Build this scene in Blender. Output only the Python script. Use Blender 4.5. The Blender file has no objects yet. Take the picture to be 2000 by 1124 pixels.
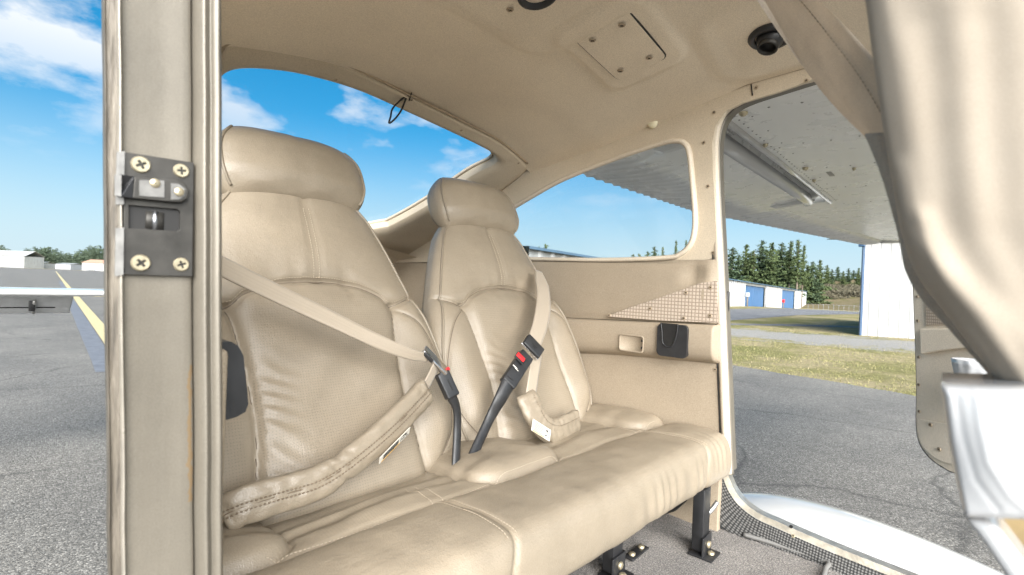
import bpy, bmesh, math, random
import numpy as np
from mathutils import Vector, Matrix
from mathutils.geometry import tessellate_polygon

# ------------------------------------------------------------------ camera, world, sun, exposure
H = 1.40                      # lens height above the apron
F = 950.0                     # focal length in photo pixels (photo 2000 x 1124)
YAW, RHO, PIT = math.radians(42.0), math.atan(.04), -math.atan(4 / 950)
_d = np.array([math.cos(YAW), math.sin(YAW), 0]); _u0 = np.array([0, 0, 1.0]); _r0 = np.cross(_d, _u0)
D2 = _d * math.cos(PIT) + _u0 * math.sin(PIT); _u1 = np.cross(_r0, D2)
RT = math.cos(RHO) * _r0 + math.sin(RHO) * _u1; UP = math.cos(RHO) * _u1 - math.sin(RHO) * _r0
sc = bpy.context.scene
cam = bpy.data.cameras.new('camera'); camo = bpy.data.objects.new('camera', cam); sc.collection.objects.link(camo)
cam.sensor_width = 36; cam.lens = F / 2000 * 36; cam.clip_start = .02; cam.clip_end = 6000
camo.matrix_world = Matrix([[RT[0], UP[0], -D2[0], 0], [RT[1], UP[1], -D2[1], 0], [RT[2], UP[2], -D2[2], H], [0, 0, 0, 1]])
cam.dof.use_dof = True; cam.dof.focus_distance = 1.15; cam.dof.aperture_fstop = 9.0
sc.camera = camo

SUN_EL, SUN_AZ = math.radians(25), math.radians(234)      # azimuth measured from +X towards +Y
sdir = Vector((math.cos(SUN_EL) * math.cos(SUN_AZ), math.cos(SUN_EL) * math.sin(SUN_AZ), math.sin(SUN_EL)))
sun = bpy.data.lights.new('sun', 'SUN'); suno = bpy.data.objects.new('sun', sun); sc.collection.objects.link(suno)
sun.energy = 5.0; sun.angle = math.radians(62); sun.color = (1.0, .975, .94)
suno.rotation_euler = (-sdir).to_track_quat('-Z', 'Y').to_euler()

world = bpy.data.worlds.new('World'); sc.world = world; world.use_nodes = True
wt = world.node_tree; wn = wt.nodes; wl = wt.links; wn.clear()
wo = wn.new('ShaderNodeOutputWorld'); bg = wn.new('ShaderNodeBackground'); bg.inputs['Strength'].default_value = .080
sky = wn.new('ShaderNodeTexSky'); sky.sky_type = 'NISHITA'; sky.sun_disc = False
sky.sun_elevation = SUN_EL; sky.sun_rotation = math.pi / 2 - SUN_AZ; sky.air_density = 1.0; sky.dust_density = .05; sky.ozone_density = 2.0
hsv = wn.new('ShaderNodeHueSaturation'); hsv.inputs['Saturation'].default_value = 1.55; hsv.inputs['Value'].default_value = 1.0
gam = wn.new('ShaderNodeGamma'); gam.inputs['Gamma'].default_value = .66; wl.new(sky.outputs[0], gam.inputs['Color']); tnt = wn.new('ShaderNodeMix'); tnt.data_type = 'RGBA'; tnt.blend_type = 'MULTIPLY'; tnt.inputs['Factor'].default_value = 1; tnt.inputs['B'].default_value = (.82, 1.0, 1.08, 1); wl.new(gam.outputs[0], tnt.inputs['A']); wl.new(tnt.outputs['Result'], hsv.inputs['Color'])
tc = wn.new('ShaderNodeTexCoord'); sp = wn.new('ShaderNodeSeparateXYZ'); wl.new(tc.outputs['Generated'], sp.inputs[0])
ad = wn.new('ShaderNodeMath'); ad.operation = 'ADD'; ad.inputs[1].default_value = .22; wl.new(sp.outputs['Z'], ad.inputs[0])
mx = wn.new('ShaderNodeMath'); mx.operation = 'MAXIMUM'; mx.inputs[1].default_value = .1; wl.new(ad.outputs[0], mx.inputs[0])
dx = wn.new('ShaderNodeMath'); dx.operation = 'DIVIDE'; wl.new(sp.outputs['X'], dx.inputs[0]); wl.new(mx.outputs[0], dx.inputs[1])
dy = wn.new('ShaderNodeMath'); dy.operation = 'DIVIDE'; wl.new(sp.outputs['Y'], dy.inputs[0]); wl.new(mx.outputs[0], dy.inputs[1])
cb = wn.new('ShaderNodeCombineXYZ'); wl.new(dx.outputs[0], cb.inputs[0]); wl.new(dy.outputs[0], cb.inputs[1])
cb.inputs[2].default_value = 8.67
n1 = wn.new('ShaderNodeTexNoise'); n1.inputs['Scale'].default_value = 2.7; n1.inputs['Detail'].default_value = 9; n1.inputs['Roughness'].default_value = .56
n1.inputs['Distortion'].default_value = .0
wl.new(cb.outputs[0], n1.inputs['Vector'])
cr = wn.new('ShaderNodeValToRGB'); cr.color_ramp.elements[0].position = .49; cr.color_ramp.elements[1].position = .63
wl.new(n1.outputs[0], cr.inputs[0])
mr = wn.new('ShaderNodeMapRange'); mr.inputs['From Min'].default_value = .14; mr.inputs['From Max'].default_value = .34; wl.new(sp.outputs['Z'], mr.inputs['Value'])
ml = wn.new('ShaderNodeMath'); ml.operation = 'MULTIPLY'; wl.new(cr.outputs[0], ml.inputs[0]); wl.new(mr.outputs[0], ml.inputs[1])
m2 = wn.new('ShaderNodeMath'); m2.operation = 'MULTIPLY'; m2.inputs[1].default_value = .9; wl.new(ml.outputs[0], m2.inputs[0])
mix = wn.new('ShaderNodeMix'); mix.data_type = 'RGBA'; wl.new(m2.outputs[0], mix.inputs['Factor']); hzf = wn.new('ShaderNodeMapRange'); hzf.interpolation_type = 'SMOOTHSTEP'; hzf.inputs['From Min'].default_value = .0; hzf.inputs['From Max'].default_value = .31; hzf.inputs['To Min'].default_value = .9; hzf.inputs['To Max'].default_value = 0; wl.new(sp.outputs['Z'], hzf.inputs['Value'])
hzm = wn.new('ShaderNodeMix'); hzm.data_type = 'RGBA'; hzm.inputs['B'].default_value = (2.7, 3.4, 3.9, 1)      # pale haze all round the horizon
wl.new(hzf.outputs[0], hzm.inputs['Factor']); wl.new(hsv.outputs[0], hzm.inputs['A']); wl.new(hzm.outputs['Result'], mix.inputs['A'])
mix.inputs['B'].default_value = (4.3, 4.4, 4.5, 1)
wl.new(mix.outputs['Result'], bg.inputs['Color']); wl.new(bg.outputs[0], wo.inputs[0])
SKY_MIX, SKY_HSV = mix, hsv

vs = sc.view_settings; vs.view_transform = 'Standard'; vs.look = 'None'; vs.gamma = 1; vs.use_curve_mapping = False; vs.exposure = 1.6
sc.cycles.use_denoising = True; sc.cycles.adaptive_threshold = .03; sc.cycles.max_bounces = 6; sc.cycles.diffuse_bounces = 5; sc.cycles.glossy_bounces = 3
sc.cycles.transparent_max_bounces = 12; sc.cycles.caustics_reflective = False; sc.cycles.caustics_refractive = False

# ------------------------------------------------------------------ photo-to-place helpers (camera at 0,0,H)
O = np.array([0, 0, H])
def ray(x, y): return D2 + RT * ((x - 1000) / F) + UP * ((562 - y) / F)
def atX(x, y, X): r = ray(x, y); return r * (X / r[0]) + O
def atY(x, y, Y): r = ray(x, y); return r * (Y / r[1]) + O
def atZ(x, y, Z): r = ray(x, y); return r * ((Z - H) / r[2]) + O        # Z is a world height
def atP(x, y, p0, n):
    r = ray(x, y); p0 = np.asarray(p0, float) - O; n = np.asarray(n, float); return r * (p0 @ n / (r @ n)) + O
C0 = np.array([0, .69, -.33]); EV = np.array([0, .26, .61]); EV = EV / np.linalg.norm(EV); EN = np.array([0, -EV[2], EV[1]])
def onQ(x, y, off=0.0): return atP(x, y, C0 + EN * off + O, EN)         # the reclined plane of the rear backrests
def c(x, y, z): return np.array([x, y, z + H])                          # camera-relative point to world
V = np.array
rng = np.random.default_rng(7); random.seed(7)

# ------------------------------------------------------------------ materials
def newmat(name):
    m = bpy.data.materials.new(name); m.use_nodes = True
    b = m.node_tree.nodes['Principled BSDF']; return m, m.node_tree.nodes, m.node_tree.links, b
def srgb(r, g, b):
    f = lambda v: (v / 255 / 12.92) if v / 255 <= .04045 else ((v / 255 + .055) / 1.055) ** 2.4
    return (f(r), f(g), f(b), 1)
def ramp(n, l, src, stops):
    r = n.new('ShaderNodeValToRGB'); e = r.color_ramp.elements
    while len(e) < len(stops): e.new(.5)
    for i, (p, col) in enumerate(stops): e[i].position = p; e[i].color = col if len(col) == 4 else (*col, 1)
    l.new(src, r.inputs[0]); return r.outputs[0]
def noise(n, l, vec, scale, detail=4, rough=.55):
    t = n.new('ShaderNodeTexNoise'); t.inputs['Scale'].default_value = scale; t.inputs['Detail'].default_value = detail; t.inputs['Roughness'].default_value = rough
    if vec is not None: l.new(vec, t.inputs['Vector'])
    return t.outputs[0]
def math_(n, l, op, a, b=None):
    t = n.new('ShaderNodeMath'); t.operation = op
    for i, v in enumerate((a, b)):
        if v is None: continue
        if isinstance(v, (int, float)): t.inputs[i].default_value = v
        else: l.new(v, t.inputs[i])
    return t.outputs[0]
def mixc(n, l, fac, a, b, blend='MIX'):
    t = n.new('ShaderNodeMix'); t.data_type = 'RGBA'; t.blend_type = blend
    for s, v in (('Factor', fac), ('A', a), ('B', b)):
        if isinstance(v, (int, float)): t.inputs[s].default_value = v
        elif isinstance(v, tuple): t.inputs[s].default_value = v
        else: l.new(v, t.inputs[s])
    return t.outputs['Result']
def bump(n, l, b, h, strength, dist, prev=None):
    t = n.new('ShaderNodeBump'); t.inputs['Strength'].default_value = strength; t.inputs['Distance'].default_value = dist
    l.new(h, t.inputs['Height'])
    if prev is not None: l.new(prev, t.inputs['Normal'])
    l.new(t.outputs[0], b.inputs['Normal']); return t.outputs[0]
def scl(col, k): return (col[0] * k, col[1] * k, col[2] * k, 1)
def pbr(name, col, var=.12, nscale=8, rough=.5, rvar=.1, metal=0, bscale=0, bstr=.2, bdist=.002, coat=0, spec=.5, col2=None):
    m, n, l, b = newmat(name); t = n.new('ShaderNodeTexCoord').outputs['Object']
    ns = noise(n, l, t, nscale, 6)
    c1 = scl(col, 1 - var); c2 = col2 or scl(col, 1 + var)
    l.new(ramp(n, l, ns, [(.35, c1), (.65, c2)]), b.inputs['Base Color'])
    rr = n.new('ShaderNodeMapRange'); rr.inputs['To Min'].default_value = max(.02, rough - rvar); rr.inputs['To Max'].default_value = min(1, rough + rvar)
    l.new(noise(n, l, t, nscale * 3, 4), rr.inputs['Value']); l.new(rr.outputs[0], b.inputs['Roughness'])
    b.inputs['Metallic'].default_value = metal; b.inputs['Coat Weight'].default_value = coat; b.inputs['Specular IOR Level'].default_value = spec
    b.inputs['Coat Roughness'].default_value = .12
    if bscale: bump(n, l, b, noise(n, l, t, bscale, 3), bstr, bdist)
    return m
BEIGE = (.30, .249, .184, 1)
def leather(name, col, perf=False, rough=.38, lump=.28):
    m, n, l, b = newmat(name); tcn = n.new('ShaderNodeTexCoord'); t = tcn.outputs['Object']
    big = noise(n, l, t, 6, 5)
    base = ramp(n, l, big, [(.3, scl(col, .88)), (.7, scl(col, 1.08))])
    spk = noise(n, l, t, 420, 2)
    base = mixc(n, l, .5, base, ramp(n, l, spk, [(.3, (.80, .79, .77)), (.7, (1, 1, 1))]), 'MULTIPLY')
    dirt = noise(n, l, t, 15, 6, .7)
    base = mixc(n, l, ramp(n, l, dirt, [(.50, (0, 0, 0)), (.75, (.38, .38, .38))]), base, scl(col, .68))
    vor = n.new('ShaderNodeTexVoronoi'); vor.feature = 'DISTANCE_TO_EDGE'; vor.inputs['Scale'].default_value = 330; l.new(t, vor.inputs['Vector'])
    nb = bump(n, l, b, vor.outputs['Distance'], .4, .0012)
    wr = noise(n, l, t, 26, 5, .6); nb = bump(n, l, b, wr, lump, .006, nb)
    mp = n.new('ShaderNodeMapping'); mp.inputs['Scale'].default_value = (10, 70, 70); l.new(t, mp.inputs['Vector'])
    nb = bump(n, l, b, noise(n, l, mp.outputs[0], 1, 3), .16, .004, nb)
    if perf:
        at = n.new('ShaderNodeAttribute'); at.attribute_name = 'perf'
        uv = n.new('ShaderNodeUVMap')
        s = n.new('ShaderNodeVectorMath'); s.operation = 'SCALE'; s.inputs['Scale'].default_value = 1 / .0044; l.new(uv.outputs[0], s.inputs[0])
        fr = n.new('ShaderNodeVectorMath'); fr.operation = 'FRACTION'; l.new(s.outputs[0], fr.inputs[0])
        sb = n.new('ShaderNodeVectorMath'); sb.operation = 'SUBTRACT'; sb.inputs[1].default_value = (.5, .5, 0); l.new(fr.outputs[0], sb.inputs[0])
        ln = n.new('ShaderNodeVectorMath'); ln.operation = 'LENGTH'; l.new(sb.outputs[0], ln.inputs[0])
        dot = math_(n, l, 'LESS_THAN', ln.outputs['Value'], .2)
        dm = math_(n, l, 'MULTIPLY', dot, at.outputs['Fac'])
        base = mixc(n, l, math_(n, l, 'MULTIPLY', dm, .36), base, scl(col, .3))
        inv = math_(n, l, 'SUBTRACT', 1.0, dm); nb = bump(n, l, b, inv, .25, .0012, nb)
    l.new(base, b.inputs['Base Color'])
    rr = n.new('ShaderNodeMapRange'); rr.inputs['To Min'].default_value = rough - .08; rr.inputs['To Max'].default_value = rough + .14
    l.new(noise(n, l, t, 40, 4), rr.inputs['Value']); l.new(rr.outputs[0], b.inputs['Roughness'])
    b.inputs['Specular IOR Level'].default_value = .55
    return m
M = {}
M['leather'] = leather('beige leather', BEIGE, True)
M['leather_plain'] = leather('beige sleeve leather', scl(BEIGE, .92), False, .36)
M['seatskin'] = leather('pale beige front seat leather', (.42, .365, .30, 1), False, .62, .02)
M['piping'] = pbr('piping', scl(BEIGE, .8), .08, 30, .45)
M['seam'] = pbr('painted seam shadow', (.13, .10, .07, 1), .15, 60, .7)  # dark colour for thin tubes that paint shadow lines into the seam grooves
M['stitch'] = pbr('pale thread', (.46, .385, .29, 1), .1, 90, .7)
M['stitch_dark'] = pbr('dark thread', (.16, .12, .08, 1), .1, 90, .7)
def vinyl(name, col, spk=520, rough=.62, bs=.35):
    m, n, l, b = newmat(name); t = n.new('ShaderNodeTexCoord').outputs['Object']
    base = ramp(n, l, noise(n, l, t, 5, 5), [(.3, scl(col, .93)), (.7, scl(col, 1.06))])
    g = noise(n, l, t, spk, 2, .7)
    base = mixc(n, l, .8, base, ramp(n, l, g, [(.32, (.74, .73, .71)), (.66, (1.05, 1.05, 1.05))]), 'MULTIPLY')
    l.new(base, b.inputs['Base Color']); b.inputs['Roughness'].default_value = rough; b.inputs['Specular IOR Level'].default_value = .35
    bump(n, l, b, g, bs, .001); return m
M['headliner'] = vinyl('headliner vinyl', (.84, .735, .585, 1))
M['trim'] = vinyl('moulded trim', (.64, .545, .415, 1), 480, .5)
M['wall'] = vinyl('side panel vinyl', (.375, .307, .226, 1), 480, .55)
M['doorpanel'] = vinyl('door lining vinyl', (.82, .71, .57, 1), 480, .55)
M['rimlight'] = vinyl('window rim trim', (.70, .61, .49, 1), 500, .45, .1)
def jambmat():
    m, n, l, b = newmat('champagne painted jamb'); t = n.new('ShaderNodeTexCoord').outputs['Object']
    col = (.175, .156, .126, 1)
    base = ramp(n, l, noise(n, l, t, 9, 6), [(.3, scl(col, .82)), (.7, scl(col, 1.12))])
    base = mixc(n, l, .6, base, ramp(n, l, noise(n, l, t, 900, 2), [(.3, (.78, .78, .76)), (.7, (1.05, 1.05, 1.05))]), 'MULTIPLY')
    mps = n.new('ShaderNodeMapping'); mps.inputs['Scale'].default_value = (260, 260, 7); l.new(t, mps.inputs['Vector'])
    base = mixc(n, l, .16, base, ramp(n, l, noise(n, l, mps.outputs[0], 1, 6, .7), [(.28, (.62, .60, .56)), (.6, (1.05, 1.05, 1.04))]), 'MULTIPLY')
    # amber sealant run near the inner edge, low on the post
    s = n.new('ShaderNodeSeparateXYZ'); l.new(t, s.inputs[0])
    wob = noise(n, l, t, 60, 5, .7)
    xx = math_(n, l, 'ADD', s.outputs['X'], math_(n, l, 'MULTIPLY', s.outputs['Z'], .036))
    xx = math_(n, l, 'SUBTRACT', xx, .1535)
    xx = math_(n, l, 'ADD', xx, math_(n, l, 'MULTIPLY', math_(n, l, 'SUBTRACT', wob, .5), .010))
    band = math_(n, l, 'LESS_THAN', math_(n, l, 'ABSOLUTE', xx), .0011)
    zz = math_(n, l, 'MULTIPLY', math_(n, l, 'GREATER_THAN', s.outputs['Z'], H - .165), math_(n, l, 'LESS_THAN', s.outputs['Z'], H - .066))
    f = math_(n, l, 'MULTIPLY', math_(n, l, 'MULTIPLY', band, zz), .6)
    base = mixc(n, l, f, base, (.20, .12, .045, 1))
    l.new(base, b.inputs['Base Color']); b.inputs['Metallic'].default_value = .25; b.inputs['Roughness'].default_value = .42
    bump(n, l, b, noise(n, l, t, 55, 5), .15, .002); return m
M['jamb'] = jambmat()
def weathered():
    m, n, l, b = newmat('weathered door edge'); t = n.new('ShaderNodeTexCoord').outputs['Object']
    mp = n.new('ShaderNodeMapping'); mp.inputs['Scale'].default_value = (220, 220, 22); l.new(t, mp.inputs['Vector'])
    base = ramp(n, l, noise(n, l, mp.outputs[0], 1, 6, .65), [(.3, (.05, .043, .034)), (.48, (.115, .098, .076)), (.7, (.19, .165, .13))])
    l.new(base, b.inputs['Base Color']); b.inputs['Roughness'].default_value = .55; b.inputs['Metallic'].default_value = .2
    bump(n, l, b, noise(n, l, mp.outputs[0], 1.5, 5), .5, .004); return m
M['weathered'] = weathered()
M['bare'] = pbr('bright worn edge', (.34, .31, .26, 1), .12, 40, .3, metal=.35)
M['plate'] = pbr('grey anodised striker', (.05, .047, .042, 1), .25, 50, .5, metal=.55, bscale=700, bstr=.15, bdist=.0005)
M['chrome'] = pbr('chrome latch', (.80, .80, .82, 1), .05, 60, .16, metal=1)
M['flange'] = pbr('worn flange edge', (.17, .165, .155, 1), .25, 80, .5, metal=.4)
M['steel'] = pbr('polished steel', (.42, .43, .45, 1), .15, 60, .32, metal=1)
M['brass'] = pbr('cadmium plated screw', (.52, .45, .31, 1), .12, 200, .35, metal=.7)
M['screw'] = pbr('beige trim screw', (.42, .33, .23, 1), .1, 200, .4, metal=.3)
M['dark'] = pbr('dark recess', (.012, .011, .010, 1), .2, 40, .6)
M['black'] = pbr('black moulded plastic', (.022, .022, .023, 1), .2, 40, .42, bscale=900, bstr=.2, bdist=.0004)
M['blackmetal'] = pbr('black painted steel', (.02, .02, .021, 1), .3, 30, .38, bscale=300, bstr=.15, bdist=.0006)
M['red'] = pbr('red release button', (.65, .02, .025, 1), .08, 60, .4)
M['webbing'] = pbr('tan webbing', (.47, .40, .315, 1), .06, 25, .55, bscale=0)
def web():
    m, n, l, b = newmat('ribbed belt webbing'); uv = n.new('ShaderNodeUVMap').outputs[0]
    w = n.new('ShaderNodeTexWave'); w.inputs['Scale'].default_value = 6; w.bands_direction = 'Y'; l.new(uv, w.inputs['Vector'])
    mp = n.new('ShaderNodeMapping'); mp.inputs['Scale'].default_value = (900, 250, 1); l.new(uv, mp.inputs['Vector'])
    base = mixc(n, l, .6, (.37, .31, .24, 1), ramp(n, l, noise(n, l, mp.outputs[0], 1, 2), [(.3, (.78, .78, .76)), (.7, (1.1, 1.1, 1.1))]), 'MULTIPLY')
    l.new(base, b.inputs['Base Color']); b.inputs['Roughness'].default_value = .5; b.inputs['Sheen Weight'].default_value = .2
    bump(n, l, b, w.outputs[0], .15, .001); return m
M['web'] = web()
def whitepaint(name, col=(.52, .52, .51, 1), rough=.12):
    return pbr(name, col, .03, 6, rough, .04, coat=.35, bscale=14, bstr=.05, bdist=.004)
M['white'] = whitepaint('white aircraft paint')
M['wingpaint'] = pbr('off white wing paint', (.84, .835, .81, 1), .03, 3, .28, .05, coat=.15)
M['shell'] = whitepaint('pearl white shell', (.42, .42, .42, 1), .1)
M['white_matt'] = whitepaint('white control surface paint', (.72, .72, .70, 1), .3)
M['pale_grey'] = pbr('grey cove paint', (.52, .53, .54, 1), .08, 12, .45)
M['rivet'] = pbr('grey rivet', (.16, .15, .14, 1), .2, 90, .5)
M['alu'] = pbr('scuffed aluminium', (.55, .54, .52, 1), .18, 60, .34, metal=.85, bscale=260, bstr=.2, bdist=.001)
M['alu_warm'] = pbr('worn tread strip', (.44, .39, .31, 1), .2, 60, .4, metal=.55, bscale=300, bstr=.3, bdist=.001)
def glassmat():
    m, n, l, b = newmat('acrylic window'); n.remove(b); out = n['Material Output']
    tr = n.new('ShaderNodeBsdfTransparent'); tr.inputs[0].default_value = (.97, .98, .985, 1)
    gl = n.new('ShaderNodeBsdfGlossy'); gl.inputs['Roughness'].default_value = .02
    lw = n.new('ShaderNodeLayerWeight'); lw.inputs[0].default_value = .5
    pw = math_(n, l, 'POWER', lw.outputs['Facing'], 5.0); fr = math_(n, l, 'ADD', math_(n, l, 'MULTIPLY', pw, .5), .03)
    mx = n.new('ShaderNodeMixShader'); l.new(fr, mx.inputs[0]); l.new(tr.outputs[0], mx.inputs[1]); l.new(gl.outputs[0], mx.inputs[2])
    l.new(mx.outputs[0], out.inputs[0]); return m
M['glass'] = glassmat()
def weave():
    m, n, l, b = newmat('woven scuff insert'); t = n.new('ShaderNodeTexCoord').outputs['Object']
    mp = n.new('ShaderNodeMapping'); mp.inputs['Rotation'].default_value = (0, -math.pi / 2, 0); l.new(t, mp.inputs['Vector'])
    s = n.new('ShaderNodeSeparateXYZ'); l.new(t, s.inputs[0])
    def saw(src, p):
        return math_(n, l, 'ABSOLUTE', math_(n, l, 'SUBTRACT', math_(n, l, 'FRACT', math_(n, l, 'DIVIDE', src, p)), .5))
    ax = math_(n, l, 'ADD', s.outputs['Y'], s.outputs['X'])
    a = saw(ax, .0085); bb = saw(s.outputs['Z'], .0085)
    mn = math_(n, l, 'MAXIMUM', a, bb)
    nz = noise(n, l, t, 500, 2)
    col = ramp(n, l, math_(n, l, 'ADD', mn, math_(n, l, 'MULTIPLY', math_(n, l, 'SUBTRACT', nz, .5), .25)), [(.2, (.53, .44, .35)), (.40, (.42, .34, .265)), (.5, (.17, .13, .10))])
    l.new(col, b.inputs['Base Color']); b.inputs['Roughness'].default_value = .85
    bump(n, l, b, mn, .4, -.002); return m
M['weave'] = weave()
def carpetmat():
    m, n, l, b = newmat('grey brown carpet'); t = n.new('ShaderNodeTexCoord').outputs['Object']
    h = noise(n, l, t, 330, 3, .75); g = noise(n, l, t, 9, 5)
    base = ramp(n, l, h, [(.34, (.035, .03, .026)), (.5, (.15, .13, .11)), (.66, (.42, .38, .335))])
    base = mixc(n, l, .7, base, ramp(n, l, g, [(.3, (.72, .71, .70)), (.7, (1.08, 1.06, 1.03))]), 'MULTIPLY')
    l.new(base, b.inputs['Base Color']); b.inputs['Roughness'].default_value = .95; b.inputs['Sheen Weight'].default_value = .3
    bump(n, l, b, h, .9, .006); return m
M['carpet'] = carpetmat()
def kickmat():
    m, n, l, b = newmat('ribbed black kick mat'); uv = n.new('ShaderNodeUVMap').outputs[0]
    s = n.new('ShaderNodeVectorMath'); s.operation = 'SCALE'; s.inputs['Scale'].default_value = 1 / .0055; l.new(uv, s.inputs[0])
    ch = n.new('ShaderNodeTexVoronoi'); ch.inputs['Scale'].default_value = 1; ch.inputs['Randomness'].default_value = .15; l.new(s.outputs[0], ch.inputs['Vector'])
    col = ramp(n, l, ch.outputs[0], [(.2, (.17, .165, .155)), (.5, (.02, .02, .02))])
    l.new(col, b.inputs['Base Color']); b.inputs['Roughness'].default_value = .55; bump(n, l, b, ch.outputs[0], .6, -.002); return m
M['kick'] = kickmat()
def clothmat():
    m, n, l, b = newmat('tan cloth'); t = n.new('ShaderNodeTexCoord').outputs['Object']
    base = ramp(n, l, noise(n, l, t, 30, 5), [(.3, (.60, .515, .415)), (.7, (.72, .63, .52))])
    base = mixc(n, l, .7, base, ramp(n, l, noise(n, l, t, 1300, 2), [(.3, (.72, .71, .70)), (.7, (1.08, 1.08, 1.07))]), 'MULTIPLY')
    l.new(base, b.inputs['Base Color']); b.inputs['Roughness'].default_value = .85; b.inputs['Sheen Weight'].default_value = .35
    bump(n, l, b, noise(n, l, t, 1300, 2), .3, .0008)
    trn = n.new('ShaderNodeBsdfTranslucent'); l.new(base, trn.inputs[0]); ms = n.new('ShaderNodeMixShader'); ms.inputs[0].default_value = .3; l.new(b.outputs[0], ms.inputs[1]); l.new(trn.outputs[0], ms.inputs[2]); l.new(ms.outputs[0], n['Material Output'].inputs[0]); return m
M['cloth'] = clothmat()
def drapemat():
    m, n, l, b = newmat('cream drape'); t = n.new('ShaderNodeTexCoord').outputs['Object']
    base = ramp(n, l, noise(n, l, t, 22, 4), [(.3, (.32, .272, .215)), (.7, (.355, .305, .245))])
    base = mixc(n, l, .5, base, ramp(n, l, noise(n, l, t, 1500, 2), [(.3, (.82, .81, .8)), (.7, (1.05, 1.05, 1.05))]), 'MULTIPLY')
    l.new(base, b.inputs['Base Color']); b.inputs['Roughness'].default_value = .95; b.inputs['Specular IOR Level'].default_value = .12; b.inputs['Sheen Weight'].default_value = .15
    bump(n, l, b, noise(n, l, t, 1500, 2), .15, .0006); return m
M['drape'] = drapemat()
M['foam'] = pbr('tan foam edge', (.24, .175, .085, 1), .35, 60, .8)
M['paper'] = pbr('printed label', (.72, .68, .60, 1), .06, 60, .6)
M['ink'] = pbr('black print', (.02, .02, .02, 1), .1, 60, .6)
M['amber'] = pbr('amber print', (.65, .36, .06, 1), .1, 60, .6)
M['ivory'] = pbr('ivory plastic', (.78, .72, .52, 1), .05, 60, .3)

# ------------------------------------------------------------------ mesh helpers
W0 = {}                                              # world translation of every object made here
def tag(o, label=None, cat=None, group=None, kind=None):
    if label: o['label'] = label
    if cat: o['category'] = cat
    if group: o['group'] = group
    if kind: o['kind'] = kind
    return o
def empty(name, loc):
    o = bpy.data.objects.new(name, None); sc.collection.objects.link(o); o.location = loc; o.empty_display_size = .1
    W0[o.name] = Vector(loc); return o
def link(name, me, mats, parent=None, loc=(0, 0, 0)):
    """world-space mesh as one object; loc = world position of its origin"""
    o = bpy.data.objects.new(name, me); sc.collection.objects.link(o)
    for m in (mats if isinstance(mats, (list, tuple)) else [mats]):
        if m is not None and len(me.materials) < 8 and not (me.users > 1): me.materials.append(m)
    o.location = loc; W0[o.name] = Vector(loc)
    if parent is not None:
        o.parent = parent; o.matrix_parent_inverse = Matrix.Translation(-W0[parent.name])
    return o
def mesh(name, verts, faces, smooth=True, mi=None, recalc=True):
    me = bpy.data.meshes.new(name); me.from_pydata([tuple(map(float, v)) for v in verts], [], [tuple(map(int, f)) for f in faces]); me.update()
    if recalc:
        bm = bmesh.new(); bm.from_mesh(me); bmesh.ops.recalc_face_normals(bm, faces=bm.faces); bm.to_mesh(me); bm.free()
    if smooth: me.polygons.foreach_set('use_smooth', [True] * len(me.polygons))
    if mi is not None: me.polygons.foreach_set('material_index', list(map(int, mi)))
    me.update(); return me
def gridmesh(name, P, cu=False, cv=False, caps=False, uv=None, perf=None, smooth=True):
    """P[nu,nv,3]; cu/cv close that direction; caps closes the two nu ends"""
    nu, nv = P.shape[:2]; vs_ = P.reshape(-1, 3)
    iu = np.arange(nu if cu else nu - 1); iv = np.arange(nv if cv else nv - 1)
    A, B = np.meshgrid(iu, iv, indexing='ij'); A = A.ravel(); B = B.ravel(); A2 = (A + 1) % nu; B2 = (B + 1) % nv
    f = np.stack([A * nv + B, A2 * nv + B, A2 * nv + B2, A * nv + B2], 1)
    faces = f.tolist()
    if caps:
        faces.append(list(range(nv))[::-1]); faces.append([(nu - 1) * nv + k for k in range(nv)])
    me = bpy.data.meshes.new(name); me.from_pydata(vs_.tolist(), [], faces); me.update()
    bm = bmesh.new(); bm.from_mesh(me); bmesh.ops.recalc_face_normals(bm, faces=bm.faces); bm.to_mesh(me); bm.free()
    if smooth: me.polygons.foreach_set('use_smooth', [True] * len(me.polygons))
    if uv is not None:
        ul = me.uv_layers.new(name='UVMap'); li = np.zeros(len(me.loops), int); me.loops.foreach_get('vertex_index', li)
        ul.data.foreach_set('uv', uv.reshape(-1, 2)[li].astype(np.float32).ravel())
    if perf is not None:
        a = me.attributes.new('perf', 'FLOAT', 'POINT'); a.data.foreach_set('value', perf.ravel().astype(np.float32))
    me.update(); return me
def cat(pts, n=40, closed=False):
    """Catmull-Rom through the points"""
    p = np.array(pts, float); k = len(p)
    if closed: q = np.vstack([p[-1], p, p[0], p[1]]); segs = k
    else: q = np.vstack([2 * p[0] - p[1], p, 2 * p[-1] - p[-2]]); segs = k - 1
    out = []
    for t in np.linspace(0, segs, n, endpoint=not closed):
        i = min(int(t), segs - 1); u = t - i; a, b, c_, d = q[i], q[i + 1], q[i + 2], q[i + 3]
        out.append(.5 * ((2 * b) + (c_ - a) * u + (2 * a - 5 * b + 4 * c_ - d) * u * u + (3 * b - a - 3 * c_ + d) * u ** 3))
    return np.array(out)
def frames(path, ref=None, closed=False):
    p = np.asarray(path); t = np.gradient(p, axis=0)
    if closed: t = np.roll(p, -1, 0) - np.roll(p, 1, 0)
    t /= np.linalg.norm(t, axis=1)[:, None] + 1e-12
    if ref is not None:
        n = np.cross(t, np.broadcast_to(np.asarray(ref, float), t.shape)); n /= np.linalg.norm(n, axis=1)[:, None] + 1e-12
        return t, n, np.cross(n, t)
    n = np.zeros_like(t); a = np.array([0, 0, 1.0]) if abs(t[0][2]) < .9 else np.array([1.0, 0, 0]); v = np.cross(t[0], a); v /= np.linalg.norm(v)
    for i in range(len(t)):
        v = v - t[i] * (v @ t[i]); v /= np.linalg.norm(v); n[i] = v
    return t, n, np.cross(t, n)
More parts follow.
